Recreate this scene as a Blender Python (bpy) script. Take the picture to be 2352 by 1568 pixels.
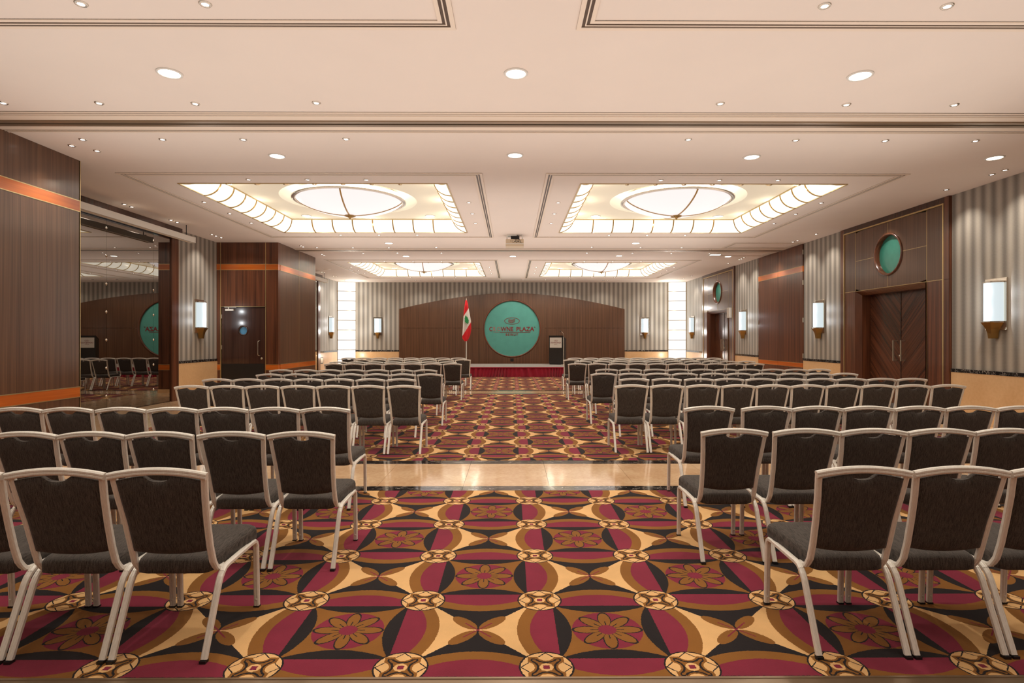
import bpy, bmesh, math, random
from mathutils import Vector, Matrix
random.seed(7)
R = math.radians
PI = math.pi
for o in list(bpy.data.objects): bpy.data.objects.remove(o)
scn = bpy.context.scene
COL = scn.collection

# ------------------------------------------------------------------ camera
cam_d = bpy.data.cameras.new('camera'); cam = bpy.data.objects.new('camera', cam_d); COL.objects.link(cam)
cam.location = (0, 0, 1.5); cam.rotation_euler = (R(90), 0, R(-0.29))
cam_d.sensor_width = 36; cam_d.lens = 1307 / 2352 * 36
cam_d.shift_x = -0.0028; cam_d.shift_y = -0.00298
cam_d.clip_start = 0.05; cam_d.clip_end = 100
scn.camera = cam

# ------------------------------------------------------------------ world, exposure
w = bpy.data.worlds.new('world'); scn.world = w; w.use_nodes = True
w.node_tree.nodes['Background'].inputs[0].default_value = (1, .93, .85, 1)
w.node_tree.nodes['Background'].inputs[1].default_value = 0.3
scn.view_settings.view_transform = 'Standard'; scn.view_settings.look = 'None'
scn.view_settings.gamma = 1; scn.view_settings.use_curve_mapping = False
scn.view_settings.exposure = 0.0

# light strengths (radiance of the fittings)
COVE, DOME, DOWN, SPOT, SCON, COLM = 1.3, .93, 9.0, 9.0, 1.0, 1.15
SCONCE_W = 9.0       # watts of each wall sconce
WASH_W = 58.0        # watts of each spotlight that washes a wall
DOWN_W = 92.0       # watts of each large downlight
FILL_UP = 740.0     # added upward fill light without fittings, brightens the ceiling over the whole hall
CEIL = 4.15         # ceiling height
XL, XR, YB, YR = -8.15, 8.15, 26.9, -7.2
PX = -6.45          # room face of the wooden pillars

def area_light(name, loc, rot, size, sizey, power, color=(1, .9, .8), spread=180):
    d = bpy.data.lights.new(name, 'AREA'); d.shape = 'RECTANGLE'; d.size = size; d.size_y = sizey
    d.energy = power; d.color = color; d.spread = R(spread)
    o = bpy.data.objects.new(name, d); o.location = loc; o.rotation_euler = rot; COL.objects.link(o)
    return o

for k in range(4):  # unseen fill lights added to lift the ceiling, not fittings of the hall
    area_light('ceiling_fill', (0, -3.5 + 8.4 * k, 2.9), (PI, 0, 0), 12, 7, FILL_UP / 4, (1, .95, .9))

# ------------------------------------------------------------------ material helpers
def srgb(r, g, b):
    def f(c):
        c /= 255
        return c / 12.92 if c <= .04045 else ((c + .055) / 1.055) ** 2.4
    return (f(r), f(g), f(b), 1)

class N:
    """tiny node-expression builder"""
    def __init__(s, mat): s.t = mat.node_tree
    def node(s, k, **p):
        n = s.t.nodes.new(k)
        for a, b in p.items(): setattr(n, a, b)
        return n
    def put(s, sock, v):
        if isinstance(v, X): s.t.links.new(v.s, sock)
        elif isinstance(v, (int, float)): sock.default_value = v
        elif isinstance(v, bpy.types.NodeSocket): s.t.links.new(v, sock)
        else: sock.default_value = v
    def m(s, op, a, b=None, c=None):
        n = s.node('ShaderNodeMath', operation=op)
        s.put(n.inputs[0], a)
        if b is not None: s.put(n.inputs[1], b)
        if c is not None: s.put(n.inputs[2], c)
        return X(s, n.outputs[0])
    def mix(s, f, a, b, blend='MIX'):
        n = s.node('ShaderNodeMix', data_type='RGBA', blend_type=blend)
        s.put(n.inputs[0], f); s.put(n.inputs[6], a); s.put(n.inputs[7], b)
        return X(s, n.outputs[2])
    def ramp(s, f, stops):
        n = s.node('ShaderNodeValToRGB'); s.put(n.inputs[0], f)
        e = n.color_ramp.elements
        e[0].position, e[0].color = stops[0]; e[1].position, e[1].color = stops[1]
        for p, c in stops[2:]:
            q = e.new(p); q.color = c
        return X(s, n.outputs[0])
    def noise(s, vec, scale, detail=2, rough=.5, dist=0):
        n = s.node('ShaderNodeTexNoise'); s.put(n.inputs['Vector'], vec)
        n.inputs['Scale'].default_value = scale; n.inputs['Detail'].default_value = detail
        n.inputs['Roughness'].default_value = rough; n.inputs['Distortion'].default_value = dist
        return X(s, n.outputs[0])
    def xyz(s):
        g = s.node('ShaderNodeNewGeometry'); q = s.node('ShaderNodeSeparateXYZ')
        s.t.links.new(g.outputs['Position'], q.inputs[0])
        return X(s, q.outputs[0]), X(s, q.outputs[1]), X(s, q.outputs[2])
    def oxyz(s):
        g = s.node('ShaderNodeTexCoord'); q = s.node('ShaderNodeSeparateXYZ')
        s.t.links.new(g.outputs['Object'], q.inputs[0])
        return X(s, q.outputs[0]), X(s, q.outputs[1]), X(s, q.outputs[2])
    def vec(s, a, b, c):
        n = s.node('ShaderNodeCombineXYZ')
        s.put(n.inputs[0], a); s.put(n.inputs[1], b); s.put(n.inputs[2], c)
        return X(s, n.outputs[0])
    def bump(s, h, strength=.2, dist=.01):
        n = s.node('ShaderNodeBump'); s.put(n.inputs['Height'], h)
        n.inputs['Strength'].default_value = strength; n.inputs['Distance'].default_value = dist
        return X(s, n.outputs[0])

class X:
    def __init__(s, n, sock): s.n = n; s.s = sock
    def __add__(s, o): return s.n.m('ADD', s, o)
    __radd__ = __add__
    def __sub__(s, o): return s.n.m('SUBTRACT', s, o)
    def __rsub__(s, o): return s.n.m('SUBTRACT', o, s)
    def __mul__(s, o): return s.n.m('MULTIPLY', s, o)
    __rmul__ = __mul__
    def __truediv__(s, o): return s.n.m('DIVIDE', s, o)
    def __lt__(s, o): return s.n.m('LESS_THAN', s, o)
    def __gt__(s, o): return s.n.m('GREATER_THAN', s, o)
    def __pow__(s, o): return s.n.m('POWER', s, o)
    def abs(s): return s.n.m('ABSOLUTE', s)
    def fract(s): return s.n.m('FRACT', s)
    def floor(s): return s.n.m('FLOOR', s)
    def sqrt(s): return s.n.m('SQRT', s)
    def cos(s): return s.n.m('COSINE', s)
    def sin(s): return s.n.m('SINE', s)
    def max(s, o): return s.n.m('MAXIMUM', s, o)
    def min(s, o): return s.n.m('MINIMUM', s, o)

def newmat(name):
    m = bpy.data.materials.new(name); m.use_nodes = True
    return m, N(m), m.node_tree.nodes['Principled BSDF']

def simple(name, color, rough=.5, metal=0, coat=0, spec=.5, mottle=0, mscale=8):
    m, n, b = newmat(name)
    if mottle:
        x, y, z = n.oxyz()
        f = n.noise(n.vec(x, y, z), mscale, 4)
        dark = tuple(c * (1 - mottle) for c in color[:3]) + (1,)
        lite = tuple(min(1, c * (1 + mottle)) for c in color[:3]) + (1,)
        n.put(b.inputs['Base Color'], n.ramp(f, [(.3, dark), (.7, lite)]))
    else:
        b.inputs['Base Color'].default_value = color
    b.inputs['Roughness'].default_value = rough; b.inputs['Metallic'].default_value = metal
    b.inputs['Coat Weight'].default_value = coat; b.inputs['Specular IOR Level'].default_value = spec
    return m

def glow(name, color, strength, base=(.1, .1, .095, 1)):
    m, n, b = newmat(name)
    b.inputs['Base Color'].default_value = base
    b.inputs['Emission Color'].default_value = color; b.inputs['Emission Strength'].default_value = strength
    b.inputs['Roughness'].default_value = .4
    return m

def wood_mat(name, lo, hi, rough=.28, axis='v', freq=46, coat=.3, streak=.5):
    m, n, b = newmat(name)
    x, y, z = n.xyz(); t = x + y
    if axis == 'v': u, v = t, z
    elif axis == 'h': u, v = z, t
    elif axis == 'd1': u, v = (t + z) * .7071, (t - z) * .7071
    else: u, v = (t - z) * .7071, (t + z) * .7071
    f = n.noise(n.vec(u * freq, v * .55, 0), 1, 3, .6)
    g = n.noise(n.vec(u * freq * .22, v * .35, 4.1), 1, 2, .5, .4)
    k = f * (1 - streak) + g * streak
    c = n.ramp(k, [(.34, lo), (.66, hi)])
    n.put(b.inputs['Base Color'], c)
    b.inputs['Roughness'].default_value = rough
    b.inputs['Coat Weight'].default_value = coat; b.inputs['Coat Roughness'].default_value = .16
    return m

def stone(name, lo, hi, rough=.12, scale=3.0, vein=None, bright=None):
    m, n, b = newmat(name)
    x, y, z = n.xyz()
    f = n.noise(n.vec(x, y, z), scale, 6, .6, .6)
    g = n.noise(n.vec(x * 6, y * 6, z * 6), scale * 2, 4, .6)
    c = n.ramp(f * .6 + g * .4, [(.35, lo), (.65, hi)])
    if vein:
        h = n.noise(n.vec(x * 1.3, y * 5, z * 3), 1.7, 5, .62, 1.2)
        c = n.mix(((h - .5).abs() < .006), c, vein)
    n.put(b.inputs['Base Color'], c)
    b.inputs['Roughness'].default_value = rough
    return m

M = {}
M['ceiling'] = simple('ceiling_paint', srgb(238, 224, 211), .75, mottle=.015, mscale=1.2)
M['coffer'] = simple('coffer_paint', srgb(246, 238, 216), .75)
M['trim'] = simple('trim_paint', srgb(238, 220, 200), .5)
M['groove_shade'] = simple('shaded_groove_paint', srgb(84, 62, 44), .4, .2)  # dark brown paint standing in for the shade between trim bars
M['track'] = simple('track_bronze', srgb(150, 128, 104), .3, .5)
M['wood'] = wood_mat('zebra_wood', srgb(72, 45, 29), srgb(114, 80, 56), freq=95, rough=.33)
M['wood_red'] = wood_mat('zebra_wood_red', srgb(58, 30, 19), srgb(124, 74, 48), freq=70)
M['wood_dark'] = wood_mat('dark_wood', srgb(50, 30, 24), srgb(78, 50, 40), rough=.2, freq=80)
M['wood_h'] = wood_mat('zebra_wood_across', srgb(44, 20, 12), srgb(112, 58, 34), axis='h')
M['wood_d1'] = wood_mat('chevron_wood_left', srgb(48, 25, 18), srgb(110, 66, 44), axis='d1', rough=.24, freq=85)
M['wood_d2'] = wood_mat('chevron_wood_right', srgb(48, 25, 18), srgb(110, 66, 44), axis='d2', rough=.24, freq=85)
M['orange'] = wood_mat('orange_cherry', srgb(176, 84, 24), srgb(214, 116, 42), axis='h', freq=20, rough=.25)
M['gold'] = simple('gold_inlay', srgb(205, 180, 130), .3, .75)
M['brass'] = simple('brass', srgb(160, 125, 70), .32, .85)
M['chrome'] = simple('nickel', srgb(215, 205, 190), .18, .9)
M['steel'] = simple('satin_steel', srgb(205, 195, 175), .3, .8)
M['teal'] = simple('teal_panel', srgb(84, 158, 146), .6, mottle=.06, mscale=3)
M['tealglass'] = simple('teal_glass', srgb(56, 126, 110), .25, mottle=.08)
M['blueglass'] = simple('blue_glass', srgb(90, 150, 190), .15)
M['logo'] = simple('burgundy_vinyl', srgb(132, 34, 40), .5)
M['logopale'] = simple('peeled_vinyl', srgb(158, 124, 116), .6)
M['black'] = simple('black_plastic', srgb(26, 24, 24), .45)
M['blackwood'] = simple('black_laminate', srgb(38, 33, 30), .35, mottle=.15, mscale=20)
M['white'] = simple('white_plastic', srgb(228, 222, 212), .4)
M['cream'] = simple('projector_plastic', srgb(206, 184, 156), .45)
M['velvet'] = simple('burgundy_velvet', srgb(164, 26, 54), .7, spec=.3)
M['velvet'].node_tree.nodes['Principled BSDF'].inputs['Sheen Weight'].default_value = .3
M['deck'] = simple('grey_deck', srgb(178, 172, 168), .4, mottle=.05)
M['plate'] = simple('sign_plate', srgb(214, 206, 196), .35)
M['marble'] = stone('cream_marble', srgb(205, 164, 124), srgb(232, 200, 162), .1, 2.2)
M['marble_wall'] = stone('cream_marble_wall', srgb(212, 170, 122), srgb(226, 188, 142), .3, 1.6)
M['marble_black'] = stone('black_marble', srgb(24, 22, 22), srgb(48, 44, 44), .1, 2.5, vein=srgb(190, 180, 170))
M['flag_red'] = simple('flag_red', srgb(214, 32, 40), .7)
M['flag_white'] = simple('flag_white', srgb(235, 230, 225), .7)
M['flag_green'] = simple('flag_green', srgb(30, 140, 76), .7)
M['cove'] = glow('lit_cove_glass', (1, .93, .78, 1), COVE)
M['dome'] = glow('lit_dome_glass', (1, .90, .88, 1), DOME)
M['drum'] = glow('lit_drum', (1, .95, .92, 1), 4.5)
M['down'] = glow('lit_downlight', (1, .95, .8, 1), DOWN)
M['spot'] = glow('lit_spotlight', (1, .93, .86, 1), SPOT)
M['sconce'] = glow('lit_sconce_glass', (.84, .96, 1, 1), SCON)
_m = M['sconce']; _n = N(_m); _x, _y, _z = _n.oxyz()
_k = (_x * _x * 700 + 1); _n.put(_m.node_tree.nodes['Principled BSDF'].inputs['Emission Strength'], X(_n, _n.m('DIVIDE', 1.0, _k).s) * 1.1 + .72 * SCON)
M['column'] = glow('lit_column_glass', (1, .97, .9, 1), COLM)

def wallpaper():
    m, n, b = newmat('striped_wallpaper')
    x, y, z = n.xyz(); t = x + y
    wv = (t * (2 * PI / .215)).cos() * .5 + .5
    fine = (z * 260).sin() * .03
    k = wv + (n.noise(n.vec(x * 40, y * 40, z * 40), 1, 2) - .5) * .25 + fine
    c = n.ramp(k, [(0, srgb(118, 111, 102)), (1, srgb(176, 167, 154))])
    n.put(b.inputs['Base Color'], c)
    b.inputs['Roughness'].default_value = .5
    b.inputs['Sheen Weight'].default_value = .15
    return m
M['paper'] = wallpaper()

def mirror_mat():
    m, n, b = newmat('smoked_mirror')
    b.inputs['Base Color'].default_value = (.33, .31, .29, 1); b.inputs['Metallic'].default_value = 1
    b.inputs['Roughness'].default_value = .01
    return m
M['mirror'] = mirror_mat()

def alu_mat():
    m, n, b = newmat('brushed_aluminium')
    x, y, z = n.oxyz()
    f = n.noise(n.vec(x * 60, y * 8, z * 8), 6, 3)
    n.put(b.inputs['Base Color'], n.ramp(f, [(.3, srgb(228, 222, 213)), (.7, srgb(242, 238, 230))]))
    b.inputs['Metallic'].default_value = .12; b.inputs['Roughness'].default_value = .38
    return m
M['alu'] = alu_mat()

def fabric():
    m, n, b = newmat('charcoal_weave')
    x, y, z = n.oxyz()
    s1 = n.noise(n.vec(x * 420, y * 30, z * 30), 1, 2)
    s2 = n.noise(n.vec(x * 300, y * 300, z * 300), 1, 2)
    k = s1 * .6 + s2 * .4
    n.put(b.inputs['Base Color'], n.ramp(k, [(.35, srgb(36, 31, 29)), (.62, srgb(88, 80, 74))]))
    n.put(b.inputs['Normal'], n.bump(k, .35, .002))
    b.inputs['Roughness'].default_value = .85; b.inputs['Sheen Weight'].default_value = .1
    b.inputs['Specular IOR Level'].default_value = .2
    return m
M['fabric'] = fabric()

def carpet_mat():
    m, n, b = newmat('patterned_carpet')
    x, y, z = n.xyz()
    wob = n.noise(n.vec(x * 90, y * 90, 0), 1, 1)
    wob2 = n.noise(n.vec(x * 90, y * 90, 7), 1, 1)
    a = (x - .158) / .6667 + (wob - .5) * .012
    c = (y - 2.597) / .6667 + (wob2 - .5) * .012
    ia, ic = a.floor(), c.floor()
    fa, fc = a - ia, c - ic
    par = ((ia + ic) * .5).fract() > .25          # 1 = cream star cell
    p, q = fa - .5, fc - .5
    ap, aq = p.abs(), q.abs()
    BU, BR, BK, CR = srgb(132, 40, 62), srgb(140, 92, 38), srgb(32, 26, 28), srgb(230, 184, 126)
    dv, dh = .5 - ap, .5 - aq
    LV = fc * (1 - fc) * 4; LH = fa * (1 - fa) * 4
    # flower cell
    fl = BR
    r = (p * p + q * q).sqrt()
    th = n.m('ARCTAN2', q, p)
    fold = ((th / (PI / 4) + .5).fract() - .5).abs() * (PI / 4)
    u, v = r * fold.cos(), r * fold.sin()
    e = ((u - .155) / .112); e = e * e; g = v / .05; e = e + g * g
    disc = n.mix(r < .27, BR, BU)
    disc = n.mix(e < 1.18, disc, BK)
    disc = n.mix(e < .84, disc, BR)
    vein = (v < .004) * (u < .13)
    disc = n.mix(vein, disc, BK)
    disc = n.mix(r < .07, disc, BU)
    def lens(d, L, col):
        inn = d < ((L - 1) * .1825 + .222)
        k = n.mix(d > .105, BU, BK)
        return n.mix(inn, col, k)
    flower = lens(dh, LH, lens(dv, LV, disc))
    # star cell
    star = n.mix(aq > ap, CR, BK)
    uu = (ap + aq) * .7071; vv = (ap - aq).abs() * .7071
    e2 = (uu - .155) / .135; e2 = e2 * e2; g2 = vv / .054; e2 = e2 + g2 * g2
    star = n.mix(e2 < 1, star, BR)
    star = n.mix((vv < .006) * (uu < .15), star, BU)
    def lens2(d, L, col):
        k = n.mix(d < ((L - 1) * .2 + .0975), BR, BU)
        return n.mix(d < ((L - 1) * .1725 + .198), col, k)
    star = lens2(dh, LH, lens2(dv, LV, star))
    col = n.mix(par, flower, star)
    # medallion on the nodes
    mx, mn = dv.max(dh), dv.min(dh)
    RR = (dv * dv + dh * dh).sqrt()
    med = CR
    k1 = (mx - .142); bite = (k1 * k1 + mn * mn).sqrt()
    shape = (mx < .126) * (bite > .062)
    med = n.mix((((mx + mn) - .176).abs() < .006) * (mx > .12), med, BK)
    med = n.mix(shape, med, BR)
    line = ((bite - .084).abs() < .0075) * (mx < .1)
    line = line.max(((mx - .1).abs() < .006) * (bite > .084))
    med = n.mix(line, med, BK)
    med = n.mix(((mx - .02) + (mn * .1)) < .03 - mn * .35, med, CR)
    med = n.mix(mx < .022, med, BU)
    med = n.mix(RR > .178, med, BK)
    col = n.mix(RR < .19, col, med)
    # wear and pile
    wear = n.noise(n.vec(x * 3.1, y * 3.1, 2), 1, 4, .6)
    pile = n.noise(n.vec(x * 300, y * 300, 0), 1, 2)
    val = wear * .5 + pile * .3 + .6
    hs = n.node('ShaderNodeHueSaturation'); n.put(hs.inputs['Value'], val); n.put(hs.inputs['Color'], col)
    n.t.links.new(hs.outputs[0], b.inputs['Base Color'])
    n.put(b.inputs['Normal'], n.bump(pile, .4, .004))
    b.inputs['Roughness'].default_value = .95; b.inputs['Specular IOR Level'].default_value = .1
    b.inputs['Sheen Weight'].default_value = .1
    return m
M['carpet'] = carpet_mat()

# ------------------------------------------------------------------ mesh helpers
class MB:
    def __init__(s): s.v = []; s.f = []; s.m = []; s.smooth = []
    def face(s, idx, mi=0, sm=False): s.f.append(idx); s.m.append(mi); s.smooth.append(sm)
    def box(s, x0, x1, y0, y1, z0, z1, mi=0):
        if x0 > x1: x0, x1 = x1, x0
        if y0 > y1: y0, y1 = y1, y0
        if z0 > z1: z0, z1 = z1, z0
        b = len(s.v)
        s.v += [(x0, y0, z0), (x1, y0, z0), (x1, y1, z0), (x0, y1, z0), (x0, y0, z1), (x1, y0, z1), (x1, y1, z1), (x0, y1, z1)]
        for q in ((0, 3, 2, 1), (4, 5, 6, 7), (0, 1, 5, 4), (1, 2, 6, 5), (2, 3, 7, 6), (3, 0, 4, 7)):
            s.face([b + i for i in q], mi)
        return s
    def sweep(s, path, prof, ref, closed=False, caps=True, mi=0, sm=False):
        """prof points (a,b): a along u (perp. to ref plane), b along v"""
        pts = [Vector(p) for p in path]; n = len(pts); k = len(prof); base = len(s.v)
        ref = Vector(ref)
        for i, p in enumerate(pts):
            if closed: t = (pts[(i + 1) % n] - pts[i - 1])
            else: t = pts[min(i + 1, n - 1)] - pts[max(i - 1, 0)]
            t.normalize()
            u = (ref - t * ref.dot(t)).normalized(); v = t.cross(u)
            sc = 1
            if 0 < i < n - 1 or closed:
                d1 = (pts[i] - pts[i - 1]).normalized(); sc = 1 / max(.5, abs(d1.dot(t)))
            for a, b in prof:
                s.v.append(tuple(p + u * a + v * (b * sc)))
        rings = n if closed else n - 1
        for i in range(rings):
            j = (i + 1) % n
            for q in range(k):
                r = (q + 1) % k
                s.face([base + i * k + q, base + i * k + r, base + j * k + r, base + j * k + q], mi, sm)
        if caps and not closed:
            s.face([base + q for q in range(k)][::-1], mi); s.face([base + (n - 1) * k + q for q in range(k)], mi)
        return s
    def lathe(s, prof, seg=24, center=(0, 0, 0), mi=0, a0=0, a1=2 * PI, sm=True, axis='z'):
        base = len(s.v); full = abs(a1 - a0 - 2 * PI) < 1e-6
        cnt = seg if full else seg + 1
        for i in range(cnt):
            a = a0 + (a1 - a0) * i / seg
            for r, z in prof:
                if axis == 'z': p = (r * math.cos(a), r * math.sin(a), z)
                elif axis == 'y': p = (r * math.cos(a), z, r * math.sin(a))
                else: p = (z, r * math.cos(a), r * math.sin(a))
                s.v.append((center[0] + p[0], center[1] + p[1], center[2] + p[2]))
        k = len(prof)
        for i in range(seg):
            j = (i + 1) % cnt
            for q in range(k - 1):
                s.face([base + i * k + q, base + j * k + q, base + j * k + q + 1, base + i * k + q + 1], mi, sm)
        return s
    def prism(s, poly, h0, h1, axis='y', mi=0):
        """extrude 2-D polygon; axis y: poly=(x,z); axis x: poly=(y,z); axis z: poly=(x,y)"""
        n = len(poly); base = len(s.v)
        for h in (h0, h1):
            for a, b in poly:
                s.v.append((a, h, b) if axis == 'y' else (h, a, b) if axis == 'x' else (a, b, h))
        for i in range(n):
            j = (i + 1) % n; s.face([base + i, base + j, base + n + j, base + n + i], mi)
        s.face([base + i for i in range(n)][::-1], mi); s.face([base + n + i for i in range(n)], mi)
        return s
    def mesh(s, name, mats):
        me = bpy.data.meshes.new(name); me.from_pydata(s.v, [], s.f)
        for m in (mats if isinstance(mats, (list, tuple)) else [mats]): me.materials.append(m)
        for p, mi, sm in zip(me.polygons, s.m, s.smooth): p.material_index = mi; p.use_smooth = sm
        bm = bmesh.new(); bm.from_mesh(me)
        bmesh.ops.remove_doubles(bm, verts=bm.verts, dist=1e-5)
        bmesh.ops.recalc_face_normals(bm, faces=bm.faces); bm.to_mesh(me); bm.free()
        me.update()
        return me
    def build(s, name, mats, parent=None, loc=None, bevel=0):
        me = s.mesh(name, mats)
        return link(name, me, parent, loc, bevel)

def link(name, me, parent=None, loc=None, bevel=0, rot=None):
    o = bpy.data.objects.new(name, me); COL.objects.link(o)
    if parent: o.parent = parent
    if loc: o.location = loc
    if rot: o.rotation_euler = rot
    if bevel:
        md = o.modifiers.new('bevel', 'BEVEL'); md.width = bevel; md.segments = 2; md.limit_method = 'ANGLE'
    return o

def tag(o, label=None, cat=None, group=None, kind=None):
    if label: o['label'] = label
    if cat: o['category'] = cat
    if group: o['group'] = group
    if kind: o['kind'] = kind
    return o

def thing(name, label, cat, loc=(0, 0, 0), rz=0, group=None, kind=None):
    o = bpy.data.objects.new(name, None); COL.objects.link(o); o.empty_display_size = .1
    o.location = loc; o.rotation_euler = (0, 0, rz)
    return tag(o, label, cat, group, kind)

def copy_tree(o, parent=None):
    c = o.copy(); COL.objects.link(c)
    if parent: c.parent = parent; c.matrix_parent_inverse = o.matrix_parent_inverse
    for ch in KIDS(o): copy_tree(ch, c)
    return c
def KIDS(o): return [x for x in ALLKIDS.get(o.name, [])]
ALLKIDS = {}
def index_kids():
    ALLKIDS.clear()
    for o in bpy.data.objects:
        if o.parent: ALLKIDS.setdefault(o.parent.name, []).append(o)

def struct(name, mb, mats, label=None, parent=None):
    o = mb.build(name, mats, parent)
    if not parent: o['kind'] = 'structure'
    if label: o['label'] = label
    return o
def box(*a): return MB().box(*a)
ORD = ['first', 'second', 'third', 'fourth', 'fifth', 'sixth', 'seventh', 'eighth', 'ninth', 'tenth', 'eleventh', 'twelfth']

# ================================================================== SETTING
# ---- floor base, tiles, carpets
floor = struct('floor', box(XL - .3, XR + .3, YR - .2, YB + .2, -.2, -.03), M['marble_black'], 'floor slab under the carpets and marble')
tag(floor, None, None)
carp = [('carpet', 2.515, 5.617, 'burgundy, ochre and cream medallion carpet in front of the nearest marble strip'),
        ('carpet', 7.0, 15.33, 'burgundy and ochre medallion carpet between the two marble strips'),
        ('carpet', 16.45, 26.85, 'burgundy and ochre medallion carpet in front of the red skirted stage'),
        ('carpet', YR, 2.45, 'edge of medallion carpet below the metal strip at the bottom of the view')]
CX0, CX1 = -6.1, 7.0
for nm, y0, y1, lb in carp:
    o = box(CX0 if y0 > 2.6 else XL, CX1 if y0 > 2.6 else XR, y0, y1, -.03, 0).build(nm, M['carpet']); tag(o, lb, 'carpet', 'hall carpets')
o = MB().box(XL, XR, 2.452, 2.513, -.03, .004).box(XL, XR, 2.500, 2.513, .004, .007).build('threshold_strip', M['track'])
tag(o, 'grey metal carpet divider strip along the bottom edge of the view', 'metal strip')
g = .0015
def tile_row(x0, x1, y0, y1, wdt, mat, nm, phase=.38):
    k0 = math.floor((x0 - phase) / wdt); xs = sorted({x0, x1} | {phase + wdt * k for k in range(k0, k0 + 60) if x0 + .1 < phase + wdt * k < x1 - .1})
    cache = {}
    for a, b in zip(xs, xs[1:]):
        key = round(b - a, 3)
        if key not in cache: cache[key] = box(g, b - a - g, g, y1 - y0 - g, -.03, 0).mesh(nm, mat)
        link(nm, cache[key], floor, (a, y0, 0))
# strip one and two (cream tiles framed by black slabs)
for (a, b, c, d) in ((5.617, 5.783, 6.81, 7.0), (15.33, 15.48, 16.30, 16.45)):
    tile_row(CX0, CX1, a, b, .875, M['marble_black'], 'border_slab')
    tile_row(XL, XR, b, c, .875, M['marble'], 'marble_tile')
    tile_row(CX0, CX1, c, d, .875, M['marble_black'], 'border_slab')
# side walkways
for x0, x1, ph in ((XL, CX0, XL), (CX1, XR, CX1)):
    for y0, y1 in ((2.515, 5.783), (6.81, 15.48), (16.30, YB)):
        n_ = max(1, round((y1 - y0) / 1.03)); st = (y1 - y0) / n_
        for k in range(n_):
            tile_row(x0, x1, y0 + k * st, y0 + (k + 1) * st, (x1 - x0) / 2 + 1e-4, M['marble'], 'marble_tile', ph)

# ---- walls
def wall_seg(mb, x0, x1, y0, y1, z0=.95, z1=CEIL): mb.box(x0, x1, y0, y1, z0, z1)
# right wall: paper segments
RP = [(YR, 10.50), (14.0, 15.85), (18.75, 20.75), (24.2, YB)]
mb = MB()
for a, b in RP: mb.box(XR, XR + .2, a, b, 0, CEIL)
for y0, y1 in ((10.50, 14.0), (20.75, 24.2)):
    mb.box(XR + .55, XR + .7, y0, y1, 0, CEIL)
    mb.box(XR + .02, XR + .6, y0, y0 + .62, 0, CEIL); mb.box(XR + .02, XR + .6, y1 - .62, y1, 0, CEIL)
    mb.box(XR + .15, XR + .6, y0, y1, 2.66, CEIL)
mb.box(XR + .05, XR + .2, 15.85, 18.75, 0, CEIL)
wall_right = struct('wall_right', mb, M['paper'], 'right wall papered in soft grey stripes above marble')
mb = MB(); mb.box(XL - .2, XL, YR, 5.5, 0, CEIL).box(XL - .2, XL, 5.5, YB, 0, CEIL)
wall_left = struct('wall_left', mb, M['paper'], 'left wall papered in soft grey stripes')
wall_back = struct('wall_back', box(XL - .2, XR + .2, YB, YB + .2, 0, CEIL), M['paper'], 'end wall behind the stage papered in grey stripes')
wall_rear = struct('wall_rear', box(XL - .2, XR + .2, YR - .2, YR, 0, CEIL), M['paper'], 'wall behind the camera')
def dado(parent, axis, fixed, sgn, a, b, far=True):
    """marble dado with black capping slabs; axis='y' runs along y at x=fixed, thickness toward -sgn"""
    t = .02
    def bx(u0, u1, z0, z1, th, mat, nm):
        if axis == 'y': m_ = box(fixed - sgn * th, fixed, u0, u1, z0, z1)
        else: m_ = box(u0, u1, fixed - sgn * th, fixed, z0, z1)
        m_.build(nm, mat, parent)
    bx(a, b, .0, .882, t, M['marble_wall'], 'marble_dado')
    n_ = max(1, round((b - a) / .51)); st = (b - a) / n_
    for k in range(n_): bx(a + k * st + g, a + (k + 1) * st - g, .884, .947, t + .006, M['marble_black'], 'capping_slab')
for a, b in RP: dado(wall_right, 'y', XR, 1, a if a > 0 else 0.0, b if b < YB else 26.5)
for a, b in ((13.82, 15.74), (24.0, 26.5)): dado(wall_left, 'y', XL, -1, a, b)
for a, b in ((-7.4, -5.33), (5.33, 7.4)): dado(wall_back, 'x', YB, 1, a, b)

# ---- ceiling with six square openings
OPX = [(-5.70, -1.12), (1.18, 5.76)]
OPY = [(-.35, 4.17), (9.74, 14.25), (19.82, 24.33)]
mb = MB(); T = .06
ys = [YR]
for a, b in OPY: ys += [a, b]
ys.append(YB)
for i, (a, b) in enumerate(zip(ys, ys[1:])):
    if i % 2 == 0: mb.box(XL - .2, XR + .2, a, b, CEIL, CEIL + T)
    else:
        for x0, x1 in ((XL - .2, OPX[0][0]), (OPX[0][1], OPX[1][0]), (OPX[1][1], XR + .2)): mb.box(x0, x1, a, b, CEIL, CEIL + T)
ceiling = struct('ceiling', mb, M['ceiling'], 'smooth cream plaster ceiling with square recesses')
RISE = .27; INS = .32
def annulus_plate(mb, x0, x1, y0, y1, cx, cy, r, z, seg=64):
    """square plate with a round hole, at height z"""
    base = len(mb.v); hx, hy = (x1 - x0) / 2, (y1 - y0) / 2
    for i in range(seg):
        a = 2 * PI * i / seg; c_, s_ = math.cos(a), math.sin(a)
        k = min(hx / max(abs(c_), 1e-6), hy / max(abs(s_), 1e-6))
        mb.v.append((cx + r * c_, cy + r * s_, z)); mb.v.append(((x0 + x1) / 2 + k * c_, (y0 + y1) / 2 + k * s_, z))
    for i in range(seg):
        j = (i + 1) % seg
        mb.face([base + 2 * i, base + 2 * i + 1, base + 2 * j + 1, base + 2 * j])
names_y = ['nearest', 'middle', 'farthest']
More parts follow.
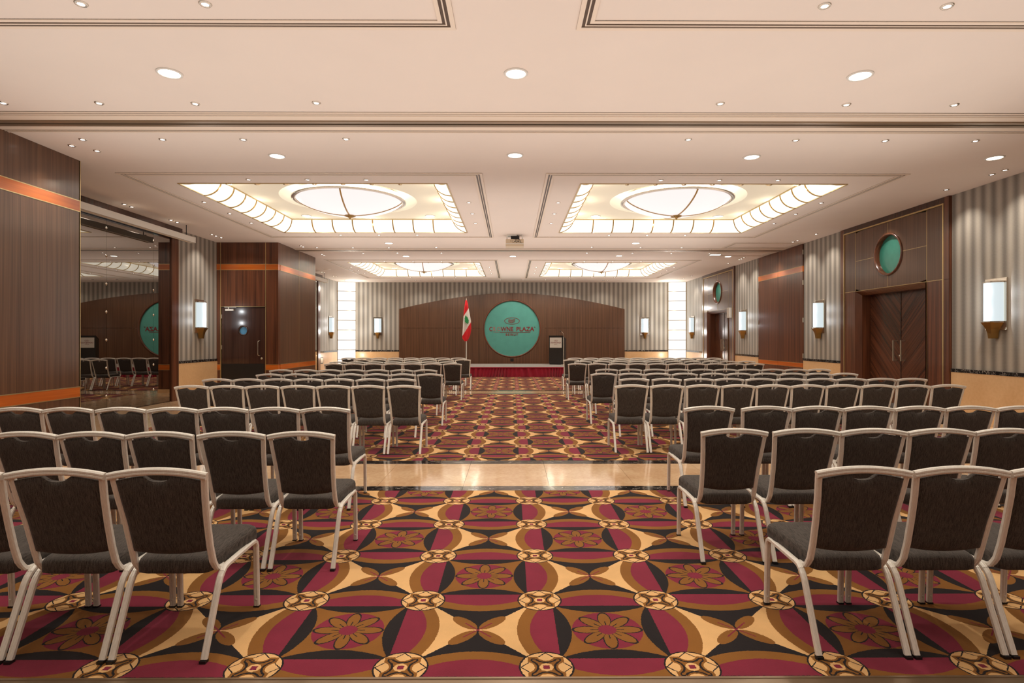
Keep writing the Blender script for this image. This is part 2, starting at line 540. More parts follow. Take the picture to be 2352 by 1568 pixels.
def coffer_soffit(x0, x1, y0, y1, idx):
    cx, cy = (x0 + x1) / 2, (y0 + y1) / 2; z = CEIL + RISE
    mb = MB()
    annulus_plate(mb, x0 - .02, x1 + .02, y0 - .02, y1 + .02, cx, cy, 1.39, z)
    mb.lathe([(1.39, z), (1.39, z + .2), (0, z + .2)], 64, (cx, cy, 0))
    zz = z + .22
    for q in ((x0 - .03, x0 - .02, y0, y1), (x1 + .02, x1 + .03, y0, y1), (x0, x1, y0 - .03, y0 - .02), (x0, x1, y1 + .02, y1 + .03)): mb.box(*q, CEIL + .01, z)
    o = mb.build('recess_soffit', M['coffer'], ceiling)
for j, (y0, y1) in enumerate(OPY):
    for i, (x0, x1) in enumerate(OPX): coffer_soffit(x0, x1, y0, y1, j * 2 + i)

# ---- ceiling trims (reveals) : bars with gaps painted dark as their shade
tn = [0]
def trim_frame(x0, x1, y0, y1, wdt=.13, sides='nwes'):
    tn[0] += 1
    root = MB()
    bars = [(0, .04), (.067, .078), (.105, .14)]
    def ring(mb, o0, o1, z0, z1):
        if 's' in sides: mb.box(x0 + o0, x1 - o0, y0 + o0, y0 + o1, z0, z1)
        if 'n' in sides: mb.box(x0 + o0, x1 - o0, y1 - o1, y1 - o0, z0, z1)
        if 'w' in sides: mb.box(x0 + o0, x0 + o1, y0 + o1, y1 - o1, z0, z1)
        if 'e' in sides: mb.box(x1 - o1, x1 - o0, y0 + o1, y1 - o1, z0, z1)
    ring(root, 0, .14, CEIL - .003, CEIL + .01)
    t = root.build(f'trim_{tn[0]}', M['groove_shade']); t['kind'] = 'structure'
    b = MB()
    for o0, o1 in bars: ring(b, o0, o1, CEIL - .010, CEIL)
    b.build('reveal_bar', M['trim'], t)
    return t
FR = [(-6.35, -.48), (.55, 6.42)]
for (y0, y1) in ((-.95, 4.88), (9.13, 14.96), (19.21, 25.04)):
    for x0, x1 in FR: trim_frame(x0, x1, y0, y1)
# operable wall track across the room
for yc in (7.0, 17.1):
    tn[0] += 1
    xa, xb = (PX if yc < 8 else PX), XR
    t = MB().box(XL, XR, yc - .33, yc + .33, CEIL - .004, CEIL + .01).build(f'trim_{tn[0]}', M['trim']); t['kind'] = 'structure'
    gr = MB()
    for d in (-.29, -.24, .25, .29): gr.box(XL, XR, yc + d - .008, yc + d + .008, CEIL - .006, CEIL)  # thin dark strips painted as the shade of narrow recesses
    gr.build('groove_shade', M['groove_shade'], t)
    bars = MB()
    for d0, d1 in ((-.33, -.30), (-.275, -.25), (-.215, -.09), (.10, .235), (.262, .28), (.305, .33)): bars.box(XL, XR, yc + d0, yc + d1, CEIL - .010, CEIL)
    bars.build('reveal_bar', M['trim'], t)
    MB().box(XL, XR, yc - .085, yc - .02, CEIL - .022, CEIL).box(XL, XR, yc + .02, yc + .085, CEIL - .022, CEIL).build('track_rail', M['track'], t)
    MB().box(XL, XR, yc - .02, yc + .02, CEIL - .008, CEIL).build('track_slot', M['black'], t)
# pocket hatches beside the folding-partition store
trim_frame(6.15, 8.1, 15.75, 16.7); trim_frame(6.35, 8.1, 17.5, 18.3)

# ================================================================== LIGHT FITTINGS IN THE CEILING
def arc_pt(d):   # profile of the convex cove glass: d 0 (lip) .. 1 (top); returns inset, rise
    a = d * PI / 2
    return INS * math.sin(a) , RISE * (1 - math.cos(a))
NSEG = 8
def cove(x0, x1, y0, y1, label, full=True):
    cx, cy = (x0 + x1) / 2, (y0 + y1) / 2
    root = thing('cove_light', label, 'ceiling light', (cx, cy, CEIL))
    hx, hy = (x1 - x0) / 2, (y1 - y0) / 2
    prof = [arc_pt(k / 8) for k in range(9)]
    def side(L, D, rot):
        # side runs along local x (half length L) at local y = D, panels lean inwards (-y)
        li = L - INS; n_ = NSEG if full else 1
        xs = [-li + 2 * li * k / n_ for k in range(n_ + 1)]
        cache = {}
        for k in range(n_):
            first, last = k == 0, k == n_ - 1
            mb = MB(); b = []
            for (ins, rise) in prof:
                a = -(L - ins) if first else xs[k]; c = (L - ins) if last else xs[k + 1]
                b.append((a + (.006 if not first else 0), D - ins, rise)); b.append((c - (.006 if not last else 0), D - ins, rise))
            mb.v = b
            for q in range(len(prof) - 1): mb.face([2 * q, 2 * q + 1, 2 * q + 3, 2 * q + 2], 0, True)
            mb.build('glass_panel', M['cove'], root).rotation_euler = (0, 0, rot)
        rp = [(0, D - ins - .010, rise - .012) for ins, rise in prof]
        if full:
            rm = MB().sweep(rp, [(-.013, -.006), (.013, -.006), (.013, .006), (-.013, .006)], (1, 0, 0)).mesh('rib', M['brass'])
            for k in range(1, n_): link('rib', rm, root, None, 0, (0, 0, rot)).location = (Matrix.Rotation(rot, 3, 'Z') @ Vector((xs[k], 0, 0)))
        cp = [(-(L - ins) + .003, D - ins - .003, rise - .004) for ins, rise in prof]
        MB().sweep(cp, [(-.011, -.006), (.011, -.006), (.011, .006), (-.011, .006)], (1, 1, 0)).build('corner_rib', M['brass'], root).rotation_euler = (0, 0, rot)
        MB().box(-L, L, D - .012, D + .012, -.012, .006).build('lip_trim', M['gold'], root).rotation_euler = (0, 0, rot)
        MB().box(-li, li, D - INS - .016, D - INS + .006, RISE - .022, RISE).build('top_trim', M['gold'], root).rotation_euler = (0, 0, rot)
    side(hx, hy, 0); side(hx, hy, PI)
    side(hy, hx, PI / 2); side(hy, hx, -PI / 2)
    return root
def dome(cx, cy, label):
    z = CEIL + RISE - .03
    r0 = thing('dome_light', label, 'ceiling light', (cx, cy, z))
    MB().lathe([(.9, .08), (.9, .229), (0, .229)], 32).build('ceiling_canopy', M['coffer'], r0)
    r0b = [(1.075 * math.sin(a), -.30 * math.cos(a) ** 1.0) for a in [k * PI / 2 / 16 for k in range(17)]]
    # shallow bowl
    bowl = [(1.08 * k / 16, -.30 * (1 - (k / 16) ** 2) ** .8) for k in range(17)]
    MB().lathe(bowl, 64).build('glass_bowl', M['dome'], r0)
    MB().lathe([(1.07, .0), (1.07, -.012), (1.09, -.022), (1.15, -.018), (1.165, -.005), (1.165, .01), (1.12, .014), (1.07, 0)], 64).build('rim', M['chrome'], r0)
    MB().lathe([(1.13, .012), (1.13, .085), (1.02, .085)], 64).build('drum', M['drum'], r0)
    rib = []
    for k in range(17):
        rr, zz = bowl[16 - k]; rib.append((0, rr, zz - .008))
    rm = MB().sweep(rib, [(-.014, -.006), (.014, -.006), (.014, .006), (-.014, .006)], (1, 0, 0)).mesh('rib', M['brass'])
    for q in range(4): link('rib', rm, r0, None, 0, (0, 0, q * PI / 2 + PI + .1))
    MB().lathe([(.11, 0), (.12, -.012), (.10, -.02), (.09, -.012), (.085, 0), (.11, 0)], 24, (0, 0, -.305)).build('finial_ring', M['brass'], r0)
    MB().lathe([(.0, .01), (.05, .005), (.055, -.015), (.035, -.04), (.015, -.05), (.018, -.062), (.006, -.075), (0, -.078)], 16, (0, 0, -.31)).box(-.1, .1, -.006, .006, -.318, -.306).box(-.006, .006, -.1, .1, -.318, -.306).build('finial', M['brass'], r0)
    return r0
sd = ['left', 'right']
for j, (y0, y1) in enumerate(OPY):
    for i, (x0, x1) in enumerate(OPX):
        where = ['above the camera, ' + sd[i] + ' of the centre', 'in the near recess, ' + sd[i] + ' of the centre', 'in the far recess, ' + sd[i] + ' of the centre'][j]
        cove(x0, x1, y0, y1, 'lit glass cove with brass ribs ' + where, full=(j > 0))
        dome((x0 + x1) / 2, (y0 + y1) / 2, 'large round pinkish glass dome lamp ' + where)

def make_down():
    r = thing('downlight', 'x', 'downlight')
    MB().lathe([(.0, -.006), (.098, -.006)], 24).build('diffuser', M['down'], r)
    MB().lathe([(.098, -.002), (.1, -.012), (.118, -.01), (.122, 0), (.098, 0)], 24).build('ring', M['white'], r)
    return r
def make_spot():
    r = thing('spotlight', 'x', 'spotlight')
    MB().lathe([(.0, -.006), (.027, -.006)], 14).build('lamp', M['spot'], r)
    MB().lathe([(.027, 0), (.03, -.01), (.042, -.011), (.05, -.002), (.05, 0)], 14).build('ring', M['chrome'], r)
    return r
D0, S0 = make_down(), make_spot(); index_kids()
used = {}
def put(proto, x, y, z, label, group):
    o = proto if proto.name not in used else copy_tree(proto)
    if proto.name not in used: used[proto.name] = 1
    o.location = (x, y, z); o['label'] = label; o['group'] = group
    if proto is D0: lamp_at(x, y, z)
def row(proto, pts, z, what, where, group):
    pts = sorted(pts)
    for k, (x, y) in enumerate(pts):
        put(proto, x, y, z, f'{what}, {ORD[k]} from left {where}' if len(pts) > 1 else f'{what} {where}', group)
def small_lamp(x, y, z, e, col=(1, .93, .8), name='cove_lamp'):
    d = bpy.data.lights.new(name, 'POINT'); d.energy = e; d.shadow_soft_size = 0; d.color = col
    o = bpy.data.objects.new(name, d); o.location = (x, y, z); COL.objects.link(o)
for j, (y0, y1) in enumerate(OPY):
    for (x0, x1) in OPX:
        for k in range(3):
            t_ = .2 + .3 * k; xx = x0 + (x1 - x0) * t_; yy = y0 + (y1 - y0) * t_; zz = CEIL + .07
            for q in ((xx, y0 + .36), (xx, y1 - .36), (x0 + .36, yy), (x1 - .36, yy)): small_lamp(q[0], q[1], zz, 2.6, (1, .9, .7))
for sx in (-1, 1):
    for zz in (.7, 1.8, 2.9, 3.8): small_lamp(sx * 7.25, YB - .75, zz, 16, (1, .96, .88), 'column_lamp')
def lamp_at(x, y, z):
    d = bpy.data.lights.new('downlight_lamp', 'SPOT'); d.energy = DOWN_W; d.spot_size = R(150); d.spot_blend = .8; d.shadow_soft_size = .09; d.color = (1, .93, .82)
    o = bpy.data.objects.new('downlight_lamp', d); o.location = (x, y, z - .03); COL.objects.link(o)
BD = 'large round downlight'
row(D0, [(-3.42, 5.70), (.039, 5.69), (3.51, 5.72)], CEIL, BD, 'nearest the camera', 'large downlights')
row(D0, [(-3.41, 8.28), (.044, 8.23), (3.5, 8.29), (7.08, 8.31)], CEIL, BD, 'in front of the near recesses', 'large downlights')
row(D0, [(-3.42, 15.83), (3.44, 15.80)], CEIL, BD, 'behind the near recesses', 'large downlights')
row(D0, [(-3.41, 18.34), (.028, 18.33), (3.43, 18.21), (6.98, 18.36)], CEIL, BD, 'in front of the far recesses', 'large downlights')
for j, (y0, y1) in enumerate(OPY):
    for i, (x0, x1) in enumerate(OPX):
        cxx = (x0 + x1) / 2; yy = y1 - .68
        row(D0, [(cxx - 1.48, yy), (cxx + 1.46, yy)], CEIL + RISE, BD, 'beyond the dome in the %s %s recess' % (names_y[j], sd[i]), 'large downlights')
SP = 'small spotlight'
row(S0, [(-5.721, 6.43), (-4.647, 6.43), (-3.574, 6.44), (-2.2, 6.41), (2.35, 6.41), (3.79, 6.43), (5.018, 6.43), (6.22, 6.43)], CEIL, SP, 'just before the near ceiling track', 'ceiling spotlights')
row(S0, [(-5.717, 7.608), (-4.65, 7.6), (-3.578, 7.6), (-2.204, 7.57), (2.349, 7.57), (3.792, 7.59), (5.0, 7.6), (6.216, 7.6)], CEIL, SP, 'just beyond the near ceiling track', 'ceiling spotlights')
row(S0, [(-6.048, 7.85), (-5.86, 8.067)], CEIL, SP, 'beside the top of the near wooden pillar', 'ceiling spotlights')
for k, (x, y) in enumerate([(-7.65, 11.27), (-7.65, 11.49), (-7.63, 12.77), (-7.63, 13.01), (-7.64, 14.53), (-7.65, 14.75), (-7.63, 14.97)]):
    put(S0, x, y, CEIL, f'{SP}, {ORD[k]} nearest in the line beside the near projection screen', 'ceiling spotlights')
for k, (x, y) in enumerate([(-6.03, 16.29), (-6.04, 16.49), (-5.99, 17.96), (-5.99, 18.16)]):
    put(S0, x, y, CEIL, f'{SP}, {ORD[k]} nearest beside the pillar with the door', 'ceiling spotlights')
for k, (x, y) in enumerate([(-7.58, 22.73), (-7.56, 22.95), (-7.59, 24.2), (-7.55, 24.46), (-7.56, 25.85)]):
    put(S0, x, y, CEIL, f'{SP}, {ORD[k]} nearest in the line beside the far projection screen', 'ceiling spotlights')
row(S0, [(-5.68, 16.6), (-4.64, 16.62), (-3.59, 16.61), (-2.2, 16.54), (2.31, 16.48), (3.74, 16.54), (4.94, 16.55), (5.9, 16.9)], CEIL, SP, 'just before the far ceiling track', 'ceiling spotlights')
row(S0, [(-4.62, 17.7), (-3.55, 17.65), (-2.19, 17.65), (2.32, 17.62), (3.74, 17.65), (4.96, 17.69), (6.157, 17.71), (7.6, 18.6)], CEIL, SP, 'just beyond the far ceiling track', 'ceiling spotlights')
row(S0, [(-4.42, 26.05), (-4.21, 26.05), (-2.57, 25.7), (-.53, 25.6), (.49, 25.6), (1.51, 25.6), (2.6, 25.6), (4.18, 26.0), (4.38, 26.0)], CEIL, SP, 'above the stage', 'ceiling spotlights')
for k, (x, y) in enumerate([(7.75, 8.91), (7.75, 9.15), (7.73, 10.09), (7.71, 14.39), (7.72, 15.35), (7.7, 15.56)]):
    put(S0, x, y, CEIL, f'{SP}, {ORD[k]} nearest along the near half of the right wall', 'ceiling spotlights')
for k, (x, y) in enumerate([(7.63, 18.89), (7.64, 19.1), (7.63, 20.04), (7.57, 24.0), (7.57, 25.06)]):
    put(S0, x, y, CEIL, f'{SP}, {ORD[k]} nearest along the far half of the right wall', 'ceiling spotlights')
for j, (y0, y1) in enumerate(OPY):
    for i, (x0, x1) in enumerate(OPX):
        cxx = (x0 + x1) / 2; nmr = '%s %s ceiling recess' % (names_y[j], sd[i])
        if j > 0: row(S0, [(cxx - .98, y0 - .23), (cxx, y0 - .23), (cxx + .98, y0 - .23)], CEIL, SP, f'on the near border of the {nmr}', 'spotlights around the recesses')
        row(S0, [(cxx - .98, y1 + .35), (cxx, y1 + .35), (cxx + .98, y1 + .35)], CEIL, SP, f'on the far border of the {nmr}', 'spotlights around the recesses')
        for q, xx in enumerate((x0 - .28, x1 + .28)):
            for k in range(3):
                put(S0, xx, y0 + 1.35 + k * 1.0, CEIL, f'{SP}, {ORD[k]} from the front on the {sd[q]} border of the {nmr}', 'spotlights around the recesses')
o = MB().lathe([(0, -.012), (.1, -.012), (.13, -.004), (.14, 0)], 20, (-7.1, 21.9, CEIL)).build('air_vent', M['trim']); tag(o, 'small round cream ceiling vent beside the far left recess', 'vent')
t = thing('air_vent', 'small rectangular lit ceiling fitting near the far right recess', 'ceiling fitting', (6.42, 17.95, CEIL))

MB().box(-.2, .2, -.12, .12, -.012, 0).build('frame', M['white'], t)
MB().box(-.15, .15, -.07, .07, -.016, -.012).build('diffuser', M['spot'], t)

# ================================================================== PILLARS (left)
def band_rows(root, face, a0, a1, axis, sgn):
    """orange bands with gold edges. face = plane coordinate, a0..a1 extent"""
    for z0, z1 in ((3.39, 3.55), (.63, .78)):
        for (za, zb, th, mat, nm) in ((z0, z1, .006, M['orange'], 'orange_band'), (z0 - .012, z0, .008, M['gold'], 'gold_edge'), (z1, z1 + .012, .008, M['gold'], 'gold_edge')):
            if axis == 'x': mb = box(face, face + sgn * th, a0, a1, za, zb)
            else: mb = box(a0, a1, face, face + sgn * th, za, zb)
            mb.build(nm, mat, root)
p1 = thing('pillar', 'dark wooden pillar with orange bands at the left edge of the view', 'pillar', (-7.3, 7.0, 0), kind='structure')
def rel(mb, root): 
    c = root.location; mb.v = [(a - c[0], b - c[1], d - c[2]) for a, b, d in mb.v]; return mb
def build_rel(mb, nm, mat, root, bevel=0): return rel(mb, root).build(nm, mat, root, None, bevel)
build_rel(box(XL + .001, PX - .02, 5.52, 8.51, .1, CEIL - .001), 'core', M['wood_dark'], p1)
build_rel(box(PX - .02, PX, 5.5, 8.53, .1, .63), 'wood_panel', M['wood'], p1)
build_rel(box(PX - .02, PX, 5.5, 8.53, .78, 3.39), 'wood_panel', M['wood'], p1)
build_rel(box(PX - .02, PX, 5.5, 8.53, 3.55, CEIL - .001), 'wood_panel', M['wood'], p1)
build_rel(box(XL + .001, PX + .0, 8.51, 8.53, .1, CEIL - .001), 'end_panel', M['wood'], p1)
build_rel(box(XL + .001, PX + .01, 5.49, 8.54, 0, .1), 'marble_skirting', M['marble_wall'], p1)
for z0, z1 in ((3.39, 3.55), (.63, .78)):
    build_rel(box(PX - .02, PX + .004, 5.5, 8.53, z0, z1), 'orange_band', M['orange'], p1)
    for zz in (z0, z1): build_rel(box(PX, PX + .006, 5.5, 8.53, zz - .006, zz + .006), 'gold_edge', M['gold'], p1)
build_rel(box(PX - .004, PX + .005, 8.522, 8.534, .1, CEIL - .001), 'gold_edge', M['gold'], p1)

p2 = thing('pillar', 'dark wooden pillar with orange bands beyond the mirror, holding the single door', 'pillar', (-7.3, 17.2, 0), kind='structure')
Y2, Y3 = 15.74, 18.70
build_rel(box(XL + .001, PX - .02, Y2 + .12, Y3, .1, CEIL - .001), 'core', M['wood_dark'], p2)
DX0, DX1, DZ = -8.04, -6.80, 2.37
for (xa, xb) in ((XL + .001, DX0 - .006), (DX0 + .006, DX1 - .006), (DX1 + .006, PX)):
    for za, zb in ((.1, .63), (.78, 3.39), (3.55, CEIL - .001)):
        if xa > -8.1 and xb < -6.7:
            if zb < 3.5:
                if za < .7: continue
                za = DZ + .02
        build_rel(box(xa, xb, Y2, Y2 + .13, za, zb), 'wood_panel', M['wood_red'], p2)
    for za, zb in ((.63, .78), (3.39, 3.55)):
        if xa > -8.1 and xb < -6.7 and zb < 1: continue
        build_rel(box(xa, xb, Y2 - .004, Y2 + .1, za, zb), 'orange_band', M['orange'], p2)
        for zz in (za, zb): build_rel(box(xa, xb, Y2 - .007, Y2, zz - .005, zz + .005), 'gold_edge', M['gold'], p2)
for xx in (DX0, DX1): build_rel(box(xx - .008, xx + .008, Y2 - .006, Y2 + .1, 0, CEIL - .001), 'gold_edge', M['gold'], p2)
build_rel(box(DX0, DX1, Y2 - .006, Y2 + .1, DZ, DZ + .014), 'gold_edge', M['gold'], p2)
YS = 17.27
for ya, yb in ((Y2 + .131, YS - .005), (YS + .005, Y3)):
    for za, zb in ((.1, .63), (.78, 3.39), (3.55, CEIL - .001)): build_rel(box(PX - .02, PX, ya, yb, za, zb), 'wood_panel', M['wood'], p2)
    for za, zb in ((.63, .78), (3.39, 3.55)):
        build_rel(box(PX - .02, PX + .004, ya, yb, za, zb), 'orange_band', M['orange'], p2)
        for zz in (za, zb): build_rel(box(PX, PX + .006, ya, yb, zz - .005, zz + .005), 'gold_edge', M['gold'], p2)
build_rel(box(PX - .01, PX + .003, YS - .005, YS + .005, .1, CEIL - .001), 'gold_edge', M['gold'], p2)
build_rel(MB().box(XL + .001, DX0 - .01, Y2 - .01, Y2 + .1, 0, .1).box(DX1 + .01, PX + .01, Y2 - .01, Y2 + .1, 0, .1).box(PX - .02, PX + .01, Y2 + .1, Y3, 0, .1), 'marble_skirting', M['marble_wall'], p2)
# single door
d1 = thing('door_1', 'single dark wooden door with round blue porthole and steel pull handle', None, ((DX0 + DX1) / 2, Y2, 0), kind='structure')
def ring_plate(mb, x0, x1, z0, z1, cx, cz, r, y0, y1, seg=32):
    """rectangular plate in xz with round hole through y0..y1"""
    for yy in (y0, y1):
        base = len(mb.v)
        for i in range(seg):
            a = 2 * PI * (i + .5) / seg; c_, s_ = math.cos(a), math.sin(a)
            kx = ((x1 - cx) if c_ > 0 else (cx - x0)) / max(abs(c_), 1e-6); kz = ((z1 - cz) if s_ > 0 else (cz - z0)) / max(abs(s_), 1e-6)
            k = min(kx, kz)
            mb.v.append((cx + r * c_, yy, cz + r * s_)); mb.v.append((cx + k * c_, yy, cz + k * s_))
        for i in range(seg):
            j = (i + 1) % seg; mb.face([base + 2 * i, base + 2 * i + 1, base + 2 * j + 1, base + 2 * j])
        for X_, Z_ in ((x0, z0), (x1, z0), (x1, z1), (x0, z1)):   # corner triangles
            an = math.atan2(Z_ - cz, X_ - cx) % (2 * PI); i = int(an / (2 * PI) * seg - .5) % seg; j = (i + 1) % seg
            mb.v.append((X_, yy, Z_)); mb.face([base + 2 * i + 1, len(mb.v) - 1, base + 2 * j + 1])
    mb.lathe([(r, y0), (r, y1)], seg, (cx, 0, cz), 0, PI / seg, 2 * PI + PI / seg, True, 'y')
    return mb
lf = MB(); ring_plate(lf, DX0 + .02, DX1 - .02, .01, DZ - .01, -7.43, 1.72, .11, Y2 + .03, Y2 + .08)
leaf = build_rel(lf, 'door_leaf', M['wood_dark'], d1)
def sub(mb, nm, mat): return rel(mb, d1).build(nm, mat, leaf)
sub(MB().lathe([(.11, Y2 + .015), (.14, Y2 + .02), (.135, Y2 + .03), (.11, Y2 + .03), (.11, Y2 + .015)], 32, (-7.43, 0, 1.72), 0, 0, 2 * PI, True, 'y'), 'porthole_ring', M['wood_dark'])
sub(MB().lathe([(0, Y2 + .06), (.112, Y2 + .06)], 32, (-7.43, 0, 1.72), 0, 0, 2 * PI, False, 'y'), 'porthole_glass', M['blueglass'])
pth = [(-6.955, Y2 + .03, 1.43), (-6.965, Y2 - .02, 1.435), (-6.99, Y2 - .04, 1.42), (-6.995, Y2 - .045, 1.39), (-6.995, Y2 - .045, 1.07), (-6.99, Y2 - .04, 1.04), (-6.965, Y2 - .02, 1.025), (-6.955, Y2 + .03, 1.03)]
oct_ = [(.011 * math.cos(k * PI / 4), .011 * math.sin(k * PI / 4)) for k in range(8)]
sub(MB().sweep(pth, oct_, (1, 0, .01), sm=True), 'handle', M['chrome'])
sub(MB().lathe([(0, Y2 + .018), (.028, Y2 + .018), (.03, Y2 + .03)], 20, (-6.925, 0, .945), 0, 0, 2 * PI, True, 'y'), 'lock', M['steel'])
sub(MB().box(-7.9, -7.68, Y2 - .03, Y2 + .028, 2.26, 2.31).box(-7.82, -7.8, Y2 - .03, Y2 - .01, 2.31, 2.36).box(-7.92, -7.6, Y2 - .03, Y2 - .015, 2.355, 2.37), 'door_closer', M['white'])
sub(box(DX0 + .03, DX1 - .06, Y2 + .022, Y2 + .03, .02, .80), 'kick_plate', M['black'])
for zz in (2.05, 1.2, .3):
    sub(box(DX0 + .012, DX0 + .03, Y2 + .012, Y2 + .032, zz, zz + .11), 'hinge', M['steel'])

# ---- smoked mirrors in the left recesses
def mirror_wall(y0, y1, nm_where, dress=True):
    r = thing('wall_mirror', f'tall smoked wall mirror {nm_where}', 'mirror', (XL, (y0 + y1) / 2, 0))
    js = sorted({y0} | {11.405 + 1.495 * k + (y0 - 8.53) for k in range(-1, 2)} | {y1})
    js = [j for j in js if y0 <= j <= y1]
    for a, b in zip(js, js[1:]):
        if b - a > .05: build_rel(box(XL + .032, XL + .05, a + .002, b - .002, .02, 3.87), 'mirror_sheet', M['mirror'], r)
    build_rel(box(XL + .001, XL + .03, y0, y1, .0, 3.88), 'backing_board', M['wood_dark'], r)
    for j in js[1:-1]:
        for k in range(7):
            build_rel(MB().lathe([(0, .066), (.02, .062), (.03, .05)], 12, (XL, j, .35 + k * .56), 0, 0, 2 * PI, True, 'x'), 'mirror_clip', M['chrome'], r)
    build_rel(box(XL + .001, XL + .17, y0, y1 + .27, 3.88, CEIL - .001), 'header_board', M['wood_dark'], r)
    build_rel(box(XL + .001, XL + .08, y1, y1 + .27, .0, 3.88), 'side_jamb', M['wood_red'], r)
    return r
mirror_wall(8.53, 13.55, 'between the near pillar and the grey papered wall')
mirror_wall(18.73, 23.75, 'beyond the pillar with the single door')
# ---- projection screen housings
def screen(y0, y1, where):
    r = thing('projection_screen', f'long white roller screen housing hung under the ceiling {where}', 'projection screen', (-7.6, y1, 3.85))
    build_rel(box(-7.67, -7.53, y0, y1, 3.77, 3.90), 'housing', M['white'], r, .008)
    build_rel(box(-7.675, -7.525, y1 - .03, y1 + .012, 3.765, 3.905), 'end_cap', M['white'], r, .005)
    build_rel(box(-7.62, -7.60, y0 + .1, y1 - .1, 3.757, 3.77), 'bottom_bar', M['cream'], r)
    for yy in (y0 + .3, y1 - .25):
        build_rel(MB().box(-7.606, -7.594, yy - .006, yy + .006, 3.9, CEIL).box(-7.66, -7.54, yy - .02, yy + .02, 3.9, 3.915), 'hanger', M['black'], r)
screen(9.0, 13.57, 'in front of the near mirror'); screen(19.0, 23.3, 'beyond the pillar with the door')
o = box(XL + .02, XL + .03, 24.15, 24.52, .42, .70).build('socket_panel', M['black']); tag(o, 'black socket panel low on the marble at the far left', 'socket')
MB().box(XL + .03, XL + .034, 24.2, 24.47, .46, .66).build('cover', M['steel'], o)

